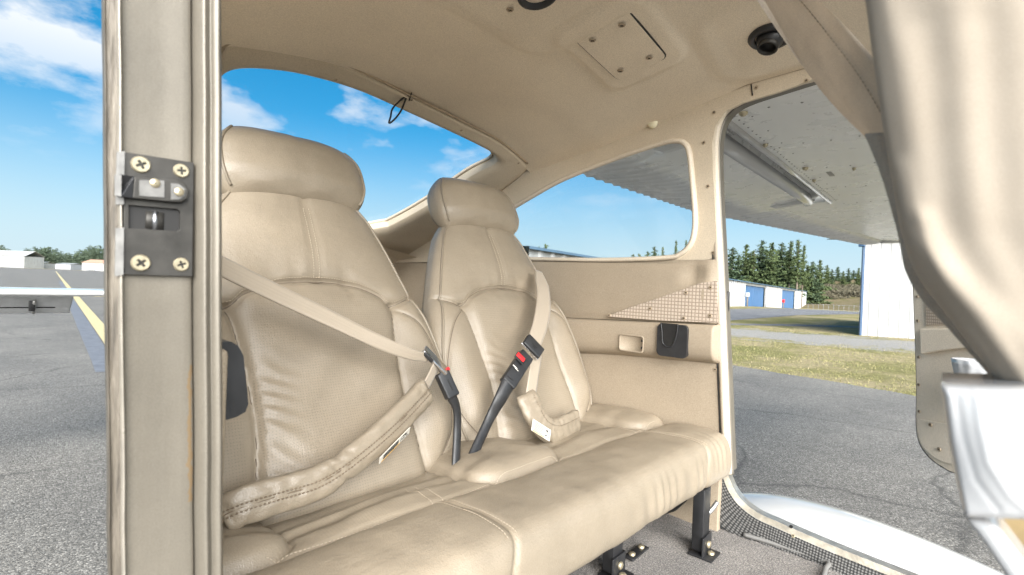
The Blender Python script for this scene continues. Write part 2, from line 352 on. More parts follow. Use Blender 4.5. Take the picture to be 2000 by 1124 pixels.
def tubeP(path, r, k=8, ref=None, closed=False, r2=None):
    p = np.asarray(path); t, n, b = frames(p, ref, closed); a = np.linspace(0, 2 * np.pi, k, endpoint=False)
    r = np.broadcast_to(np.asarray(r, float), (len(p),)); r2 = r if r2 is None else np.broadcast_to(np.asarray(r2, float), (len(p),))
    return p[:, None] + n[:, None] * (np.cos(a)[None, :, None] * r[:, None, None]) + b[:, None] * (np.sin(a)[None, :, None] * r2[:, None, None])
def tube(name, path, r, mat, parent, k=8, ref=None, closed=False, r2=None):
    return link(name, gridmesh(name, tubeP(path, r, k, ref, closed, r2), cu=closed, cv=True, caps=not closed), mat, parent)
def plate(name, outer, holes, thick, normal, mat, parent=None, bevel=0, smooth=False):
    """flat sheet with holes, extruded by thick along -normal (front face on the given points)"""
    loops = [np.asarray(outer, float)] + [np.asarray(h, float) for h in holes]
    tri = tessellate_polygon([[Vector(p) for p in lp] for lp in loops])
    pts = np.vstack(loops); n = np.asarray(normal, float); n = n / np.linalg.norm(n); N = len(pts)
    allv = np.vstack([pts, pts - n * thick]); faces = [tuple(t) for t in tri] + [tuple(i + N for i in t[::-1]) for t in tri]
    o = 0
    for lp in loops:
        k = len(lp)
        for i in range(k): j = (i + 1) % k; faces.append((o + i, o + j, o + j + N, o + i + N))
        o += k
    ob = link(name, mesh(name, allv, faces, smooth), mat, parent)
    if bevel:
        md = ob.modifiers.new('bevel', 'BEVEL'); md.width = bevel; md.segments = 3; md.limit_method = 'ANGLE'; md.angle_limit = math.radians(50)
    return ob
def bm_box(size, center=(0, 0, 0), axes=None, bev=0, seg=2):
    bm = bmesh.new(); bmesh.ops.create_cube(bm, size=1)
    ax = np.eye(3) if axes is None else np.asarray(axes, float)
    if bev:
        for v in bm.verts: v.co = Vector((v.co.x * size[0], v.co.y * size[1], v.co.z * size[2]))
        bmesh.ops.bevel(bm, geom=bm.edges[:], offset=bev, segments=seg, profile=.6, affect='EDGES')
        for v in bm.verts: v.co = Vector(ax.T @ np.array(v.co) + np.asarray(center))
    else:
        for v in bm.verts: v.co = Vector(ax.T @ (np.array(v.co) * np.array(size)) + np.asarray(center))
    return bm
def box(name, size, center, mat, parent=None, axes=None, bev=0, seg=2, smooth=False):
    bm = bm_box(size, center, axes, bev, seg); bmesh.ops.recalc_face_normals(bm, faces=bm.faces); me = bpy.data.meshes.new(name); bm.to_mesh(me); bm.free()
    if smooth or bev: me.polygons.foreach_set('use_smooth', [True] * len(me.polygons))
    if bev: 
        ob = link(name, me, mat, parent); return ob
    return link(name, me, mat, parent)
def basis(n, up=(0, 0, 1)):
    n = np.asarray(n, float); n = n / np.linalg.norm(n); x = np.cross(up, n)
    if np.linalg.norm(x) < 1e-3: x = np.array([1.0, 0, 0])
    x /= np.linalg.norm(x); return x, np.cross(n, x), n
def disc_pts(cn, n, r, k=20, sx=1, sy=1):
    x, y, n = basis(n); a = np.linspace(0, 2 * np.pi, k, endpoint=False)
    return [np.asarray(cn) + x * math.cos(t) * r * sx + y * math.sin(t) * r * sy for t in a]
def lathe(name, cn, n, prof, mat, parent, k=24):
    """profile list of (radius, height along n)"""
    x, y, n = basis(n); a = np.linspace(0, 2 * np.pi, k, endpoint=False)
    P = np.array([[np.asarray(cn) + (x * math.cos(t) + y * math.sin(t)) * r + n * h for t in a] for r, h in prof])
    return link(name, gridmesh(name, P, cv=True), mat, parent)
_screw = {}
def screw(cn, n, r, mat, parent, rot=.3, name='screw'):
    """round head with a recessed cross, dished edge; mesh shared by size"""
    key = (round(r, 5), mat.name)
    if key not in _screw:
        k = 18; cr = []
        w, L = r * .15, r * .55
        for i in range(4):
            a = i * math.pi / 2; ca, sa = math.cos(a), math.sin(a)
            for (px, py) in ((w, -w), (L, -w), (L, w)): cr.append((px * ca - py * sa, px * sa + py * ca, r * .22))
        ringo = [(r * .86 * math.cos(t), r * .86 * math.sin(t), r * .22) for t in np.linspace(0, 2 * np.pi, k, endpoint=False)]
        ringb = [(r * math.cos(t), r * math.sin(t), 0) for t in np.linspace(0, 2 * np.pi, k, endpoint=False)]
        tri = tessellate_polygon([[Vector(p) for p in ringo], [Vector(p) for p in cr]])
        vs_ = ringo + cr + ringb + [(x, y, z - r * .35) for x, y, z in cr]; f = [tuple(t) for t in tri]; mi = [0] * len(f)
        for i in range(k): j = (i + 1) % k; f.append((i, j, k + 12 + j, k + 12 + i)); mi.append(0)
        o2 = k + 12 + k
        for i in range(12): j = (i + 1) % 12; f.append((k + i, k + j, o2 + j, o2 + i)); mi.append(1)
        f.append(tuple(o2 + i for i in range(12))); mi.append(1)
        me = mesh('screw', vs_, f, False, mi); me.materials.append(mat); me.materials.append(M['dark']); _screw[key] = me
    me = _screw[key]; o = bpy.data.objects.new(name, me); sc.collection.objects.link(o)
    x, y, z = basis(n); x2 = x * math.cos(rot) + y * math.sin(rot); y2 = np.cross(z, x2)
    mw = Matrix([[x2[i], y2[i], z[i], cn[i]] for i in range(3)] + [[0, 0, 0, 1]])
    o.parent = parent; o.matrix_parent_inverse = Matrix.Translation(-W0[parent.name]); o.matrix_basis = mw
    W0[o.name] = Vector(cn); return o
def ribbonP(path, side, half, th):
    """closed rectangular section along a path; side = width direction per point"""
    p = np.asarray(path); t = np.gradient(p, axis=0); t /= np.linalg.norm(t, axis=1)[:, None]
    s = np.broadcast_to(np.asarray(side, float), p.shape).copy(); s -= t * np.sum(s * t, 1)[:, None]; s /= np.linalg.norm(s, axis=1)[:, None]
    n = np.cross(t, s); h = np.broadcast_to(np.asarray(half, float), (len(p),))[:, None]
    us = np.linspace(-1, 1, 7); up = [p + s * h * u + n * th / 2 for u in us]; dn = [p + s * h * u - n * th / 2 for u in us[::-1]]
    return np.stack(up + dn, 1)
def ribbon(name, path, side, half, th, mat, parent):
    P = ribbonP(path, side, half, th); L = np.concatenate([[0], np.cumsum(np.linalg.norm(np.diff(np.asarray(path), axis=0), axis=1))])
    uv = np.zeros(P.shape[:2] + (2,)); uv[..., 0] = L[:, None]; uv[..., 1] = np.concatenate([np.linspace(-1, 1, 7), np.linspace(1, -1, 7)])[None] * np.broadcast_to(np.asarray(half, float), (len(P),))[:, None] * 10
    return link(name, gridmesh(name, P, cv=True, caps=True, uv=uv), mat, parent)
def dashes(name, path, spacing, length, r, mat, parent):
    """sewing stitches: short capsules along a path, one mesh"""
    p = np.asarray(path); L = np.concatenate([[0], np.cumsum(np.linalg.norm(np.diff(p, axis=0), axis=1))]); vs_, fs = [], []
    for s in np.arange(0, L[-1] - length, spacing):
        a = np.array([np.interp(s, L, p[:, k]) for k in range(3)]); b = np.array([np.interp(s + length, L, p[:, k]) for k in range(3)])
        q = tubeP(np.array([a, (a + b) / 2, b]), [r * .5, r, r * .5], 5).reshape(-1, 3); o = len(vs_); vs_ += q.tolist()
        for i in range(2):
            for j in range(5): fs.append((o + i * 5 + j, o + i * 5 + (j + 1) % 5, o + (i + 1) * 5 + (j + 1) % 5, o + (i + 1) * 5 + j))
    return link(name, mesh(name, vs_, fs, True, None, False), mat, parent)
def sstep(a, b, x):
    t = np.clip((np.asarray(x, float) - a) / (b - a), 0, 1); return t * t * (3 - 2 * t)
def vnoise(x, y, seed=0):
    """smooth value noise"""
    x = np.asarray(x, float); y = np.asarray(y, float); xi = np.floor(x).astype(int); yi = np.floor(y).astype(int); xf = x - xi; yf = y - yi
    h = lambda a, b: np.modf(np.abs(np.sin(a * 127.1 + b * 311.7 + seed * 74.7) * 43758.5453))[0]
    u = xf * xf * (3 - 2 * xf); v = yf * yf * (3 - 2 * yf)
    return (h(xi, yi) * (1 - u) + h(xi + 1, yi) * u) * (1 - v) + (h(xi, yi + 1) * (1 - u) + h(xi + 1, yi + 1) * u) * v
def polydist(x, y, pts):
    """distance from grid points to a polyline"""
    d = np.full(np.shape(x), 9.0); pts = np.asarray(pts, float)
    for a, b in zip(pts[:-1], pts[1:]):
        e = b - a; L = e @ e + 1e-12; t = np.clip(((x - a[0]) * e[0] + (y - a[1]) * e[1]) / L, 0, 1)
        d = np.minimum(d, np.hypot(x - a[0] - t * e[0], y - a[1] - t * e[1]))
    return d

# ================================================================== THE SETTING: ground, apron, hills
def tz(x, y):
    x = np.asarray(x, float); y = np.asarray(y, float)
    dip = -1.5 * sstep(55, 140, x) * sstep(-60, 0, y + 40)
    return dip
def asphalt(name, base, k=1.0, cracks=True):
    m, n, l, b = newmat(name); t = n.new('ShaderNodeTexCoord').outputs['Object']
    v = n.new('ShaderNodeTexVoronoi'); v.inputs['Scale'].default_value = 120; l.new(t, v.inputs['Vector'])
    sp_ = n.new('ShaderNodeSeparateColor'); l.new(v.outputs['Color'], sp_.inputs[0])
    st = ramp(n, l, sp_.outputs[0], [(.0, scl(base, .5)), (.5, scl(base, .92)), (.85, scl(base, 1.25)), (1, scl(base, 2.0))])
    fine = noise(n, l, t, 210, 3, .7); st = mixc(n, l, .8, st, ramp(n, l, fine, [(.35, (.45, .45, .45)), (.62, (1.25, 1.24, 1.22))]), 'MULTIPLY')
    big = noise(n, l, t, .55, 6, .6); st = mixc(n, l, .85, st, ramp(n, l, big, [(.3, (.66, .66, .67)), (.68, (1.2, 1.19, 1.16))]), 'MULTIPLY')
    oil = noise(n, l, t, 1.7, 5, .6); st = mixc(n, l, ramp(n, l, oil, [(.60, (0, 0, 0)), (.74, (.5, .5, .5))]), st, scl(base, .42))
    if cracks:
        dn = n.new('ShaderNodeTexNoise'); dn.inputs['Scale'].default_value = .9; dn.inputs['Detail'].default_value = 8; l.new(t, dn.inputs['Vector'])
        mv = n.new('ShaderNodeMix'); mv.data_type = 'VECTOR'; mv.inputs['Factor'].default_value = .42; l.new(t, mv.inputs['A']); l.new(dn.outputs['Color'], mv.inputs['B'])
        cv = n.new('ShaderNodeTexVoronoi'); cv.feature = 'DISTANCE_TO_EDGE'; cv.inputs['Scale'].default_value = .62; l.new(mv.outputs['Result'], cv.inputs['Vector'])
        gate = ramp(n, l, noise(n, l, t, .8, 3), [(.40, (0, 0, 0)), (.48, (1, 1, 1))])
        line = ramp(n, l, cv.outputs[0], [(.0, (1, 1, 1)), (.009, (0, 0, 0))])
        st = mixc(n, l, math_(n, l, 'MULTIPLY', math_(n, l, 'MULTIPLY', line, gate), .55), st, scl(base, .2))
    l.new(st, b.inputs['Base Color']); b.inputs['Roughness'].default_value = .85; b.inputs['Specular IOR Level'].default_value = .3
    bump(n, l, b, v.outputs['Distance'], .5, -.006); return m
M['asphalt'] = asphalt('aggregate asphalt', (.20, .189, .171, 1))
M['road'] = asphalt('far road asphalt', (.20, .20, .205, 1), cracks=False)
def grassmat(name, cols, gravel=False):
    m, n, l, b = newmat(name); t = n.new('ShaderNodeTexCoord').outputs['Object']
    a = noise(n, l, t, .35, 8, .68); f = noise(n, l, t, 9, 6, .75)
    base = ramp(n, l, a, [(.30, cols[0]), (.46, cols[1]), (.58, cols[2]), (.72, cols[3])])
    base = mixc(n, l, .9, base, ramp(n, l, f, [(.3, (.55, .55, .5)), (.68, (1.3, 1.28, 1.2))]), 'MULTIPLY')
    if gravel:
        s_ = n.new('ShaderNodeSeparateXYZ'); l.new(t, s_.inputs[0])
        q_ = math_(n, l, 'ADD', math_(n, l, 'SUBTRACT', s_.outputs['X'], 20.4), math_(n, l, 'MULTIPLY', s_.outputs['Y'], .248))
        e_ = math_(n, l, 'ADD', math_(n, l, 'ABSOLUTE', q_), math_(n, l, 'MULTIPLY', math_(n, l, 'SUBTRACT', noise(n, l, t, .9, 9, .75), .5), 12.0))
        fac = ramp(n, l, math_(n, l, 'DIVIDE', e_, 6.0), [(.30, (1, 1, 1)), (.50, (0, 0, 0))])
        grv = ramp(n, l, noise(n, l, t, 26, 5, .8), [(.3, (.16, .15, .135)), (.52, (.30, .285, .26)), (.75, (.44, .42, .385))])
        base = mixc(n, l, fac, base, grv)
    l.new(base, b.inputs['Base Color']); b.inputs['Roughness'].default_value = .95; b.inputs['Specular IOR Level'].default_value = .1
    bump(n, l, b, f, .8, .05); return m
M['grass_ground'] = grassmat('dry and green turf', [(.14, .15, .05), (.22, .20, .09), (.33, .275, .17), (.26, .23, .115)], True)
M['hill_ground'] = grassmat('scrubby hillside', [(.10, .115, .035), (.15, .125, .07), (.19, .15, .095), (.12, .125, .045)])
def gravelmat():
    m, n, l, b = newmat('pale gravel'); t = n.new('ShaderNodeTexCoord').outputs['Object']
    base = ramp(n, l, noise(n, l, t, 30, 4, .8), [(.3, (.17, .16, .14)), (.55, (.33, .315, .285)), (.75, (.48, .46, .42))])
    g = noise(n, l, t, .8, 8, .7); base = mixc(n, l, ramp(n, l, g, [(.50, (0, 0, 0)), (.66, (.85, .85, .85))]), base, (.24, .23, .09, 1))
    l.new(base, b.inputs['Base Color']); b.inputs['Roughness'].default_value = .95; bump(n, l, b, noise(n, l, t, 60, 3), .6, .03); return m
M['gravel'] = gravelmat()
M['yellow'] = pbr('worn yellow paint', (.55, .43, .18, 1), .2, 25, .7, bscale=90, bstr=.4, bdist=.004, col2=(.62, .53, .32, 1))
M['seal'] = pbr('blue grey sealant', (.15, .155, .17, 1), .15, 6, .7)

def sheet(name, xs, ys, zf, dz, mat, kind='structure'):
    X, Y = np.meshgrid(xs, ys, indexing='ij'); P = np.stack([X, Y, zf(X, Y) + dz], -1)
    return tag(link(name, gridmesh(name, P), mat), kind=kind)
gx = np.concatenate([[-3000, -800, -200, -60], np.linspace(-20, 200, 56), [260, 400, 800, 3000]])
sheet('ground', gx, np.concatenate([[-3000, -600, -150], np.linspace(-80, 200, 36), [300, 600, 3000]]), tz, -.012, M['grass_ground'])
def poly_sheet(name, pts, z, mat, kind='structure'):
    tri = tessellate_polygon([[Vector((p[0], p[1], 0)) for p in pts]])
    return tag(link(name, mesh(name, [(p[0], p[1], z) for p in pts], tri, False), mat), kind=kind)
edge = []
for y in np.concatenate([np.linspace(-30, -4, 14), np.arange(-4, 12, .12), np.linspace(12.3, 40, 20)]):
    edge.append((9.285 + .2546 * y + (vnoise(y * 3.1, 3.3) - .5) * .16 + (vnoise(y * .6, 8.3) - .5) * .25, y))
poly_sheet('apron', [(-400, -30)] + edge + [(30, 80), (110, 380), (110, 420), (-400, 420)], .0, M['asphalt'])
def strip_px(name, topx, botx, mat, dz, rag=.3, n=260):
    a = np.array([atZ(x, y, 0)[:2] for x, y in topx]); b = np.array([atZ(x, y, 0)[:2] for x, y in botx])
    ta = np.linspace(0, 1, n); fa = np.stack([np.interp(ta, np.linspace(0, 1, len(a)), a[:, k]) for k in (0, 1)], 1); fb = np.stack([np.interp(ta, np.linspace(0, 1, len(b)), b[:, k]) for k in (0, 1)], 1)
    fa[:, 0] += ((vnoise(ta * 40, 1) - .5) + (vnoise(ta * 150, 1) - .5) * .8) * rag; fb[:, 0] += ((vnoise(ta * 40, 2) - .5) + (vnoise(ta * 150, 2) - .5) * .8) * rag
    w = np.linspace(0, 1, 12); P = fa[:, None] * (1 - w)[None, :, None] + fb[:, None] * w[None, :, None]
    P = np.concatenate([P, (tz(P[..., 0], P[..., 1]) + dz)[..., None]], -1)
    return tag(link(name, gridmesh(name, P), mat), kind='structure')
strip_px('taxiway', [(1200, 600), (1420, 604), (1600, 602), (1780, 605)], [(1200, 640), (1420, 627), (1560, 616), (1780, 612)], M['road'], .006, .2)
strip_px('path', [(1420, 632), (1560, 634), (1690, 638)], [(1420, 635), (1560, 637), (1690, 641)], M['road'], -.003, .3)
# yellow taxi line and the sealant band beside it, on the apron astern
def line_strip(name, a, b, w, z, mat, off=0, part=None):
    a = V(a, float); b = V(b, float); t = (b - a) / np.linalg.norm(b - a); s = V((t[1], -t[0])); k = 60; P = []
    for i, u in enumerate(np.linspace(0, 1, k)):
        p = a + (b - a) * u; j = (vnoise(u * 50, 1.5) - .5) * .02
        P.append([(*(p + s * (off - w / 2 + j)), z), (*(p + s * (off + w / 2 + j)), z)])
    return tag(link(name, gridmesh(name, V(P)), mat), kind='structure')
YA, YB = (1.55, 8.5), (20.2, 240)
line_strip('yellow_marking', YA, YB, .24, .008, M['yellow'])
line_strip('sealant_band', YA, (6.2, 66), .26, .004, M['seal'], -.27)

# grass blades along the visible strip: uncountable
vs_, fs_ = [], []
K = 26000
gxx = 9.2 + rng.random(K) ** 1.5 * 15; gyy = -3 + rng.random(K) * 11
keep = gxx > 9.31 + .2546 * gyy + (vnoise(gyy * 3.1, 3.3) - .5) * .16 - .02
band = np.interp(gyy, [0.7, 6], [20.3, 18.9]); keep &= (np.abs(gxx - band) > 2.2) | (rng.random(K) < .08)
keep &= vnoise(gxx * 1.3, gyy * 1.3, 5) + rng.random(K) * .5 > .45
for x, y in zip(gxx[keep], gyy[keep]):
    h = .012 + rng.random() * .026; a = rng.random() * 6.28; w = .006 + .006 * rng.random(); lx, ly = (rng.random(2) - .5) * h * 1.2; z = float(tz(x, y)) - .015
    o = len(vs_); vs_ += [(x - w * math.cos(a), y - w * math.sin(a), z), (x + w * math.cos(a), y + w * math.sin(a), z), (x + lx, y + ly, z + h)]; fs_.append((o, o + 1, o + 2))
def blademat():
    m, n, l, b = newmat('grass blades'); g = n.new('ShaderNodeTexCoord').outputs['Object']
    l.new(ramp(n, l, noise(n, l, g, 1.6, 5, .7), [(.35, (.15, .17, .05)), (.5, (.25, .23, .095)), (.65, (.37, .305, .175))]), b.inputs['Base Color']); b.inputs['Roughness'].default_value = .8; return m
M['blades'] = blademat()
tag(link('grass', mesh('grass', vs_, fs_, False, None, False), M['blades']), 'short green and straw coloured grass beyond the asphalt edge', 'grass', kind='stuff')

# hill behind the hangars
hx = np.linspace(70, 560, 90); hy = np.linspace(-160, 180, 90); X, Y = np.meshgrid(hx, hy, indexing='ij')
hz = -1.6 + 11.5 * sstep(135, 330, X + .25 * Y) * (.75 + .5 * vnoise(X / 45, Y / 45)) + (vnoise(X / 9, Y / 9, 2) - .5) * 1.2 * sstep(140, 200, X) - 3 * (1 - sstep(120, 150, X))
tag(link('hill', gridmesh('hill', np.stack([X, Y, hz], -1)), M['hill_ground']), kind='structure')
def hillz(x, y): return float(np.interp(x, hx, [0] * 90)) + float(hz[min(89, max(0, int(round((x - 70) / (490 / 89))))), min(89, max(0, int(round((y + 160) / (340 / 89)))))])

# ------------------------------------------------------------------ trees
def treemat(name, dark, lite):
    m, n, l, b = newmat(name); t = n.new('ShaderNodeTexCoord').outputs['Object']
    l.new(ramp(n, l, noise(n, l, t, .9, 5, .7), [(.32, dark), (.68, lite)]), b.inputs['Base Color']); b.inputs['Roughness'].default_value = .8; b.inputs['Specular IOR Level'].default_value = .15
    return m
M['fir'] = treemat('fir needles', (.045, .066, .028), (.115, .145, .06)); M['fir2'] = treemat('spruce needles', (.038, .062, .034), (.095, .13, .07))
M['bark'] = pbr('grey bark', (.16, .13, .10, 1), .25, 3, .9); M['scrub'] = treemat('bare scrub', (.085, .078, .05), (.165, .145, .10))
def conifer_mesh(seed, h, spread, bare, fullness):
    r = np.random.default_rng(seed); vs, fs = [], []
    n = int(36 * fullness) + 14
    for i in range(n):
        u = bare + (1 - bare) * (i + r.random() * .7) / n; z = h * u; L = spread * (1 - u) ** .75 * (.35 + 1.0 * r.random()) + .25; tw = r.normal(size=2) * .12 * spread * (u > .2)
        for k in range(r.integers(4, 7)):
            a = r.random() * 6.283; LL = L * (.5 + .6 * r.random()); dr = .12 + .28 * r.random(); m = max(3, int(LL * 3.4))
            for j in range(m):
                s = (j + .6) / m; cx, cy, cz = math.cos(a) * LL * s + tw[0] * s, math.sin(a) * LL * s + tw[1] * s, z - dr * LL * s + .25 * LL * s * s
                w = (.66 - .28 * s) * (.6 + .8 * r.random()) * (.6 + LL / 4)
                for q in range(2):
                    e = r.normal(size=3); e /= np.linalg.norm(e); e[2] *= .5; f = np.cross(e, r.normal(size=3)); f /= np.linalg.norm(f) + 1e-9
                    c0 = V((cx, cy, cz)) + r.normal(size=3) * .16; o = len(vs)
                    vs += [c0 - e * w * .6, c0 + f * w * .38 - V((0, 0, .1 * w)), c0 + e * w * .6 - V((0, 0, .22 * w)), c0 - f * w * .38]; fs.append((o, o + 1, o + 2, o + 3))
    return mesh('conifer_crown', vs, fs, False, None, False)
protos = []
for i, (h, s, b_, fu, mt) in enumerate([(17, 4.6, .08, 1.2, 'fir'), (19, 4.4, .15, 1.1, 'fir2'), (16, 5.0, .04, 1.25, 'fir2'), (20, 3.4, .40, .8, 'fir'), (14, 4.0, .06, 1.0, 'fir')]):
    cm = conifer_mesh(20 + i, h, s, b_, fu); cm.materials.append(M[mt])
    tp = np.array([[0, 0, -1.5], [.05, .03, h * .3], [.0, .08, h * .65], [.05, .05, h * .99]])
    tm = gridmesh('trunk', tubeP(cat(tp, 9), np.linspace(.32, .04, 9), 7), cv=True, caps=True); tm.materials.append(M['bark'])
    protos.append((h, cm, tm))
def tree_at(px, ytop, depth, k, ground, label, group, rot=None, wide=1.0):
    r = ray(px, 560); p = r * depth; p = V((p[0], p[1], 0)); top = ray(px, ytop); t = p[:2] @ p[:2]; topz = H + top[2] * depth
    h, cm, tm = protos[k]; hh = topz - ground; s = hh / h
    root = empty('conifer_tree', (p[0], p[1], ground)); root.scale = (s * wide, s * wide, s); root.rotation_euler.z = random.random() * 6.28 if rot is None else rot
    tag(root, label, 'tree', group)
    for nm, me in (('crown', cm), ('trunk', tm)):
        o = bpy.data.objects.new(nm, me); sc.collection.objects.link(o); o.parent = root
    return root
TG = 'conifers behind the blue-doored hangar'
right_trees = [
    (1428, 486, 118, 2, 'bushy conifer standing beside the door frame, above the hangar roof', 1.25),
    (1455, 478, 128, 0, 'pointed dark conifer second from the door frame above the hangar roof', .95),
    (1470, 490, 124, 4, 'shorter conifer squeezed between two taller ones above the first blue door', 1.0),
    (1484, 470, 126, 1, 'tall full conifer rising above the blue door nearest the cabin', 1.15),
    (1505, 474, 122, 0, 'broad conifer in the middle of the hangar grove', 1.1),
    (1524, 476, 130, 2, 'dark wide conifer above the white wall between blue doors', .9),
    (1541, 472, 126, 3, 'tall conifer with long bare trunk in the hangar grove', 1.1),
    (1556, 469, 122, 3, 'tallest bare-trunked conifer near the open edge of the grove', 1.0),
    (1567, 480, 128, 3, 'thin conifer with a see-through crown at the grove edge', .8),
    (1586, 512, 150, 2, 'lower conifer standing just right of the hangar grove', 1.0),
    (1600, 508, 152, 0, 'pointed mid-sized conifer right of the grove, over the hillside', 1.0),
    (1440, 498, 140, 1, 'dark conifer half hidden between the two trees nearest the door frame', 1.1),
    (1463, 496, 142, 2, 'dark rounded conifer filling the gap above the first white bay', 1.1),
    (1494, 488, 144, 2, 'dense low conifer behind the tall ones over the first blue door', 1.2),
    (1514, 490, 146, 4, 'dense dark conifer behind the broad one in the grove', 1.2),
    (1533, 494, 146, 2, 'low bushy conifer behind the bare trunks of the grove', 1.1),
    (1549, 500, 148, 4, 'short conifer showing between the bare trunks of the grove', 1.0),
    (1576, 518, 150, 4, 'shortest conifer at the grove edge above the hangar end', 1.1)]
for px, yt, dp, k, lb, wd in right_trees: tree_at(px, yt, dp, k, -1.9, lb, TG, wide=wd)
HG = 'conifers along the hill skyline'
for i, (px, yt) in enumerate([(1614, 518), (1624, 526), (1635, 522), (1646, 530), (1656, 524), (1666, 529), (1676, 524), (1687, 527)]):
    tree_at(px, yt, 235 + 8 * (i % 3), i % 3, 5.0, ['first', 'second', 'third', 'fourth', 'fifth', 'sixth', 'seventh', 'eighth'][i] + ' small conifer along the hill skyline, counted from the tall grove', HG, wide=1.15)
WG = 'sparse treetops seen through the side window'
for px, yt, k, lb, wd in [(1234, 497, 4, 'tiny treetop at the window sill, leftmost of the sparse ones', .7), (1246, 496, 0, 'second tiny treetop just above the window sill', .7), (1262, 492, 4, 'small sparse treetop left of the bushier one in the side window', .8),
                          (1276, 482, 1, 'bushiest of the sparse treetops showing through the side window', .9), (1292, 483, 3, 'slim treetop right of the bushiest one in the side window', .7), (1317, 470, 3, 'tall thin treetop near the rounded window corner', .6), (1337, 470, 3, 'tall faint treetop nearest the rounded window corner', .6), (1062, 477, 4, 'lone treetop over the blue roof edge in the side window', .5), (1050, 482, 4, 'small treetop left of the lone one over the blue roof edge', .4)]:
    tree_at(px, yt, 130 if px > 1100 else 75, k, -1.5, lb, WG, wide=wd)
# far wood astern, one mass
def merged(name, items, mat, label, cat_):
    vs, fs = [], []
    for (me, x, y, z, s, wd, a) in items:
        co = np.zeros(len(me.vertices) * 3); me.vertices.foreach_get('co', co); co = co.reshape(-1, 3); ca, sa = math.cos(a), math.sin(a)
        q = np.stack([(co[:, 0] * ca - co[:, 1] * sa) * s * wd + x, (co[:, 0] * sa + co[:, 1] * ca) * s * wd + y, co[:, 2] * s + z], 1); o = len(vs); vs += q.tolist()
        for p in me.polygons: fs.append(tuple(o + v for v in p.vertices))
    return tag(link(name, mesh(name, vs, fs, False, None, False), mat), label, cat_, kind='stuff')
small = [conifer_mesh(60 + i, 12, 3.4, .05, .18) for i in range(3)]
items = []
for px in np.arange(-20, 215, 4.2):
    for row in range(2):
        x_ = px + random.uniform(-2, 2); dp = 400 + row * 45 + random.uniform(-15, 15); r = ray(x_, 520)[:2] * dp
        yt = 494 + 6 * math.sin(x_ * .06) + random.uniform(-5, 5) - row * 5 - (6 if x_ < 20 else 0)
        hh = H + ray(x_, yt)[2] * dp; items.append((small[random.randrange(3)], r[0], r[1], -1, (hh + 1) / 12, 1.5, random.random() * 6))
M['farwood'] = treemat('green grey far wood', (.06, .085, .055), (.11, .14, .09))  # the conifers' own dark green-grey
merged('wood', items, M['farwood'], 'dark green-grey wood along the far end of the taxiway', 'wood')
items = []
def bush_mesh(seed):
    r = np.random.default_rng(seed); vs, fs = [], []
    for k in range(260):
        d_ = r.normal(size=3); d_ /= np.linalg.norm(d_); d_[2] = abs(d_[2]); p = d_ * V((1.6, 1.6, 1.9)) * (.45 + .6 * r.random()); e = r.normal(size=3) * .16; f = r.normal(size=3) * .10; o = len(vs)
        vs += [p - e, p + f, p + e, p - f]; fs.append((o, o + 1, o + 2, o + 3))
    return mesh('bush', vs, fs, False, None, False)
sb = [bush_mesh(80 + i) for i in range(2)]
for i in range(170):
    x_ = random.uniform(1572, 1700); dp = random.uniform(165, 215); r = ray(x_, 560)[:2] * dp
    items.append((sb[i % 2], r[0], r[1], hillz(r[0], r[1]) - .4, random.uniform(.5, 1.3), 1.2, random.random() * 6))
merged('hillside_scrub', items, M['scrub'], 'brown leafless scrub covering the hillside behind the hangars', 'scrub')

# ------------------------------------------------------------------ hangars
def siding(name, col, pitch=.3, depth=.5):
    m, n, l, b = newmat(name); t = n.new('ShaderNodeTexCoord').outputs['Object']
    mp = n.new('ShaderNodeMapping'); mp.inputs['Scale'].default_value = (2.5, 2.5, .25); l.new(t, mp.inputs['Vector']); base = mixc(n, l, .7, ramp(n, l, noise(n, l, t, .6, 7, .65), [(.3, scl(col, .88)), (.7, scl(col, 1.04))]), ramp(n, l, noise(n, l, mp.outputs[0], 1, 6, .7), [(.34, (.74, .73, .70)), (.55, (1, 1, 1))]), 'MULTIPLY')
    l.new(base, b.inputs['Base Color']); b.inputs['Roughness'].default_value = .5; return m
M['siding'] = siding('white ribbed siding', (.37, .37, .358, 1)); M['blue'] = siding('blue metal', (.02, .08, .18, 1)); M['bluetrim'] = siding('blue trim', (.03, .075, .15, 1))
M['eave'] = pbr('weathered eave', (.42, .40, .35, 1), .1, 4, .6); M['tilered'] = pbr('brown roof', (.42, .25, .17, 1), .12, 2, .8); M['greydoor'] = pbr('grey hangar door', (.28, .29, .31, 1), .1, 2, .6)
def ribbed(name, A, B, z0, z1, mat, parent, pitch=.3, rib=.03, out=None):
    """corrugated wall panel from A to B (xy)"""
    A = V(A, float); B = V(B, float); L = np.linalg.norm(B - A); t = (B - A) / L; nrm = V((t[1], -t[0])) if out is None else V(out)
    prof = []
    k = max(1, int(round(L / pitch))); p = L / k
    for i in range(k): prof += [(i * p, 0), (i * p + p * .68, 0), (i * p + p * .76, rib), (i * p + p * .92, rib)]
    prof.append((L, 0)); P = V([[(*(A + t * s + nrm * d), z0), (*(A + t * s + nrm * d), z1)] for s, d in prof])
    return link(name, gridmesh(name, P, smooth=False), mat, parent)
